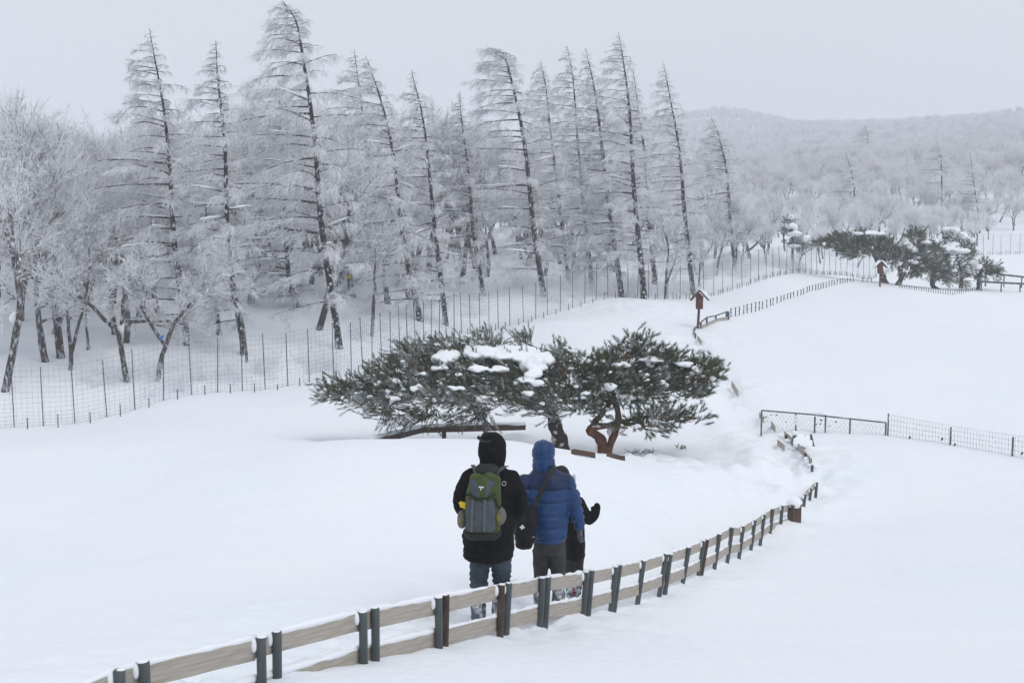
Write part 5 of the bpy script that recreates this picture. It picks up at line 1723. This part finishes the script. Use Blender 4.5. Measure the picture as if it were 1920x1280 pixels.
dsp += .006 * np.sin(ang * 12 + 3 * vnoise(v[:, 2] * 12, ang * 2, 4)) * np.exp(-((v[:, 2] - cn[2] - .02) / .05) ** 2) * (np.abs(v[:, 0] - cn[0]) < .15)
for px in (1011, 1029):
    dsp += np.where(hd & (v[:, 2] > zz(858)), -.014 * np.exp(-((v[:, 0] - xx(px)) / .008) ** 2), 0)
v = v + nr * dsp[:, None]
op2 = hood_open(f, 1019, 850, .015)
zy, zt = zz(912), zz(878)
sew('jacket', (v, nr, fs), [M['blue_jacket'], M['navy']], t, lambda c: np.where(op2(c), -1, ((c[:, 2] > zy) & (c[:, 2] < zt) & (c[:, 0] < xx(1069))).astype(int)))
b = MB()
b.loft(f.rings([(1030, 1036, 29, .14), (1030, 1025, 31.5, .155), (1030, 1008, 30, .15)]), 22)
f.limb(b, [(1014, 1030), (1014, 1060), (1013, 1088, .03), (1013, 1132)], [.088, .082, .072, .072], k=16)
f.limb(b, [(1046, 1030), (1046, 1060), (1047, 1088, .05), (1047, 1130, .03)], [.088, .082, .072, .072], k=16)
v, nr, fs = fuse(b, .0115, 3)
v = folds(v, nr, .014, 8, 17, (1, 1, 1.2))
zs2 = zz(1098)
sew('trousers', (v, nr, fs), [M['trousers'], M['trousers_snow']], t, lambda c: (c[:, 2] + .08 * fbm(c[:, 0] * 14, c[:, 2] * 14, 4, 2) < zs2).astype(int))
boots(f, t, 1013, 1134, 0, M['boot_snow'])
boots(f, t, 1047, 1132, .03, M['boot_snow'])
head_and_body(f, t, 1019, 850, .02, [([(1058, 905), (1079, 955), (1087, 986)], [.05, .04, .032]), ([(988, 905), (984, 952), (994, 985, .22), (997, 990, .30)], [.05, .04, .034, .03]),
                                    ([(1014, 1030), (1013, 1088, .03), (1013, 1132)], [.07, .055, .045]), ([(1046, 1030), (1047, 1088, .05), (1047, 1130, .03)], [.07, .055, .045])],
              [f.P(1020, 882), f.P(1028, 930), f.P(1030, 980), f.P(1030, 1028)])


def glove(f, t, wrist, tip, side, mt, s=1.0, mitten=False, name='glove'):
    """hand from wrist to finger tips, five separate slightly curled fingers"""
    w, e = np.asarray(wrist), np.asarray(tip)
    L = np.linalg.norm(e - w)
    d = unit(e - w)
    sd = unit(np.asarray(side, float) - d * np.dot(side, d))
    fr = np.cross(d, sd)
    b = MB()
    b.tube([w - d * .02, w + d * L * .12], [.034 * s, .034 * s], 12)
    for q in (-.6, -.2, .2, .6):
        b.ball(w + d * L * .32 + sd * q * .032 * s, (.020 * s, .020 * s, L * .27), nu=10, nv=8)
    if mitten:
        b.ball(w + d * L * .66, np.array([.036, .03, .05]) * s, nu=12, nv=9)
        b.tube([w + d * L * .2 + sd * .03 * s, w + d * L * .42 + sd * .040 * s], [.020 * s, .018 * s], 8)
        b.ball(w + d * L * .42 + sd * .040 * s, .018 * s, nu=8, nv=6)
    else:
        for q, ln in ((-.034, .40), (-.012, .50), (.011, .54), (.033, .48)):
            p = w + d * L * .50 + sd * q * s
            P = catmull([p, p + d * L * ln * .5 + fr * .006 * s + sd * q * .12, p + d * L * ln * .95 + fr * .022 * s + sd * q * .15], 7)
            b.tube(P, np.linspace(.0115, .0085, 7) * s, 8)
            b.ball(P[-1], .0085 * s, nu=8, nv=6)
        P = catmull([w + d * L * .18 + sd * .024 * s, w + d * L * .40 + sd * .050 * s + fr * .01, w + d * L * .60 + sd * .052 * s + fr * .022], 7)
        b.tube(P, np.linspace(.014, .010, 7) * s, 8)
        b.ball(P[-1], .010 * s, nu=8, nv=6)
    return sew(name, fuse(b, .0045, 1), [mt], t)


glove(f, t, f.P(1087, 984), f.P(1087, 1017, .02), (-.5, .8, 0), M['glove'], 1.0)
glove(f, t, f.P(996, 989, .28), f.P(1006, 1004, .36), (.7, .3, .5), M['glove'], .95)

# --- shoulder bag on the left hip of the blue jacket
sb = thing('shoulder_bag', 'black shoulder bag hanging at the left hip of the person in the blue jacket', 'bag', f.P(987, 1027, -.20))
b = MB()
sloft(b, f.rings([(984, 1028, 10, .05, -.20), (982, 1024, 16, .08, -.21), (984, 1008, 20, .10, -.22), (986, 988, 21.5, .10, -.22), (989, 970, 19, .085, -.22), (994, 956, 14, .06, -.21), (998, 948, 8, .04, -.205)]), 26, 2.3)
sew('bag_body', soft(b, .008, .010, 9, 22), [M['bag']], sb)
b = MB()
sloft(b, f.rings([(981, 1012, 13, .03, -.285), (982, 1000, 17, .045, -.295), (986, 982, 18, .045, -.295), (990, 968, 14, .03, -.28)]), 22, 2.4)
sew('front_pocket', soft(b, .008, .006, 10, 25), [M['bag']], sb)
P = catmull([f.P(1041, 872, .03), f.P(1038, 877, -.09), f.P(1030, 892, -.165), f.P(1018, 914, -.195), f.P(1008, 936, -.21), f.P(999, 955, -.225)], 16)
m = MB()
W_ = .023
tn = unit(np.gradient(P, axis=0))
nrm = unit(np.cross(tn, np.cross(np.array([0.3, -1, .2]), tn)))
sdv = unit(np.cross(tn, np.array([0.1, -1, .25])))
out = np.cross(sdv, tn)
V = np.stack([P - sdv * W_ + out * .004, P + sdv * W_ + out * .004, P + sdv * W_ - out * .006, P - sdv * W_ - out * .006], 1).reshape(-1, 3)
m.add(V, [(i * 4 + j, i * 4 + (j + 1) % 4, i * 4 + 4 + (j + 1) % 4, i * 4 + 4 + j) for i in range(15) for j in range(4)] + [(3, 2, 1, 0), (60, 61, 62, 63)])
m.build('strap', M['pack_black'], sb)
c = f.P(979, 988, -.345)
for (x, z_, w_, h_) in ((0, 0, .016, .042), (-.016, .004, .016, .014), (.016, -.002, .018, .014), (.004, .018, .018, .012)):
    m = MB(); m.box(c + [x, -.002 * abs(x) * 60, z_], (w_, .012, h_), Matrix.Rotation(.25, 4, 'Y')); m.build('emblem', M['emblem'], sb)
m = MB(); m.box(f.P(1000, 1006, -.31), (.03, .012, .007), Matrix.Rotation(-.3, 4, 'Y')); m.build('zip_pull', M['ring'], sb)

# --- child half hidden behind the blue jacket, one arm held out
f = Fig(12.75, 1074, 1124)
t = thing('person', 'small person in a dark padded coat, half hidden, one mittened arm held out', 'person', f.o)
b = MB()
b.loft(f.rings([(1078, 1046, 17.5, .12), (1078, 1042, 19.5, .135), (1078, 1020, 19.5, .14), (1077, 985, 18.5, .13), (1075, 950, 19, .125), (1073, 934, 18, .115), (1069, 922, 12, .09), (1066, 914, 8, .07)]), 24)
f.limb(b, [(1085, 940), (1096, 962), (1103, 974), (1112, 968), (1117, 958)], [.066, .066, .062, .056, .048])
f.limb(b, [(1062, 940), (1057, 972, .06), (1062, 1000, .18)], [.066, .062, .05])
v, nr, fs = fuse(b, .011, 3)
v = folds(v, nr, .010, 8, 31)
for py in (960, 985, 1008, 1030):
    v = v + nr * (np.where(v[:, 0] > f.P(1092, 960)[0], 0, -.008 * np.exp(-((v[:, 2] - f.P(1078, py)[2] + .01 * vnoise(v[:, 0] * 8, v[:, 1] * 8, 3)) / .010) ** 2)))[:, None]
sew('coat', (v, nr, fs), [M['child_coat']], t)
glove(f, t, f.P(1116, 960), f.P(1121, 947), (-.8, 0, -.4), M['child_coat'], 1.15, True, 'mitten')
glove(f, t, f.P(1062, 1000, .18), f.P(1066, 1016, .22), (.3, .9, 0), M['child_coat'], .8, True, 'mitten')
b = MB()
f.limb(b, [(1069, 1035), (1070, 1070, .02), (1070, 1112, .0)], [.075, .066, .058], k=12)
f.limb(b, [(1084, 1035, .05), (1083, 1070, .08), (1081, 1108, .10)], [.072, .064, .056], k=12)
v, nr, fs = fuse(b, .011, 3)
v = folds(v, nr, .011, 10, 33)
zs3 = f.P(1070, 1092)[2]
sew('trousers', (v, nr, fs), [M['trousers'], M['trousers_snow']], t, lambda c: (c[:, 2] + .06 * fbm(c[:, 0] * 14, c[:, 2] * 14, 4, 2) < zs3).astype(int))
bo = boots(f, t, 1070, 1124, 0, M['boot_snow'], .95)
boots(f, t, 1081, 1120, .10, M['boot_snow'], .95)
m = MB()
for a, q in ((1076, 1104), (1077, 1110)):
    m.ball(f.P(a, q, -.05), (.016, .02, .012), nu=8, nv=6)
tag(m.build('boot_trim', M['red'], t, smooth=True), kind='stuff')
head_and_body(f, t, 1055, 895, .02, [([(1084, 940), (1103, 974), (1116, 959)], [.04, .034, .028]), ([(1063, 940), (1057, 972, .06), (1062, 1000, .18)], [.04, .034, .028]),
                                    ([(1070, 1035), (1070, 1070, .02), (1070, 1116)], [.055, .045, .038]), ([(1083, 1035, .05), (1083, 1070, .08), (1081, 1110, .1)], [.055, .045, .038])],
              [f.P(1066, 916), f.P(1074, 950), f.P(1077, 1000), f.P(1077, 1030)], .92)
b = MB(); b.ball(f.P(1052, 889, .0), (.098, .112, .10), nu=18, nv=12); b.tube([f.P(1052, 896, 0), f.P(1053, 902, 0)], [.098, .092], 16)
sew('hat', soft(b, .009, .006, 14, 41, 2), [M['hat']], t)
for x, dy in ((1077, -.03), (1036, .03)):
    m = MB(); m.ball(f.P(x, 897, dy), (.018, .045, .055), nu=12, nv=9); m.build('ear_flap', M['fur'], t, smooth=True)
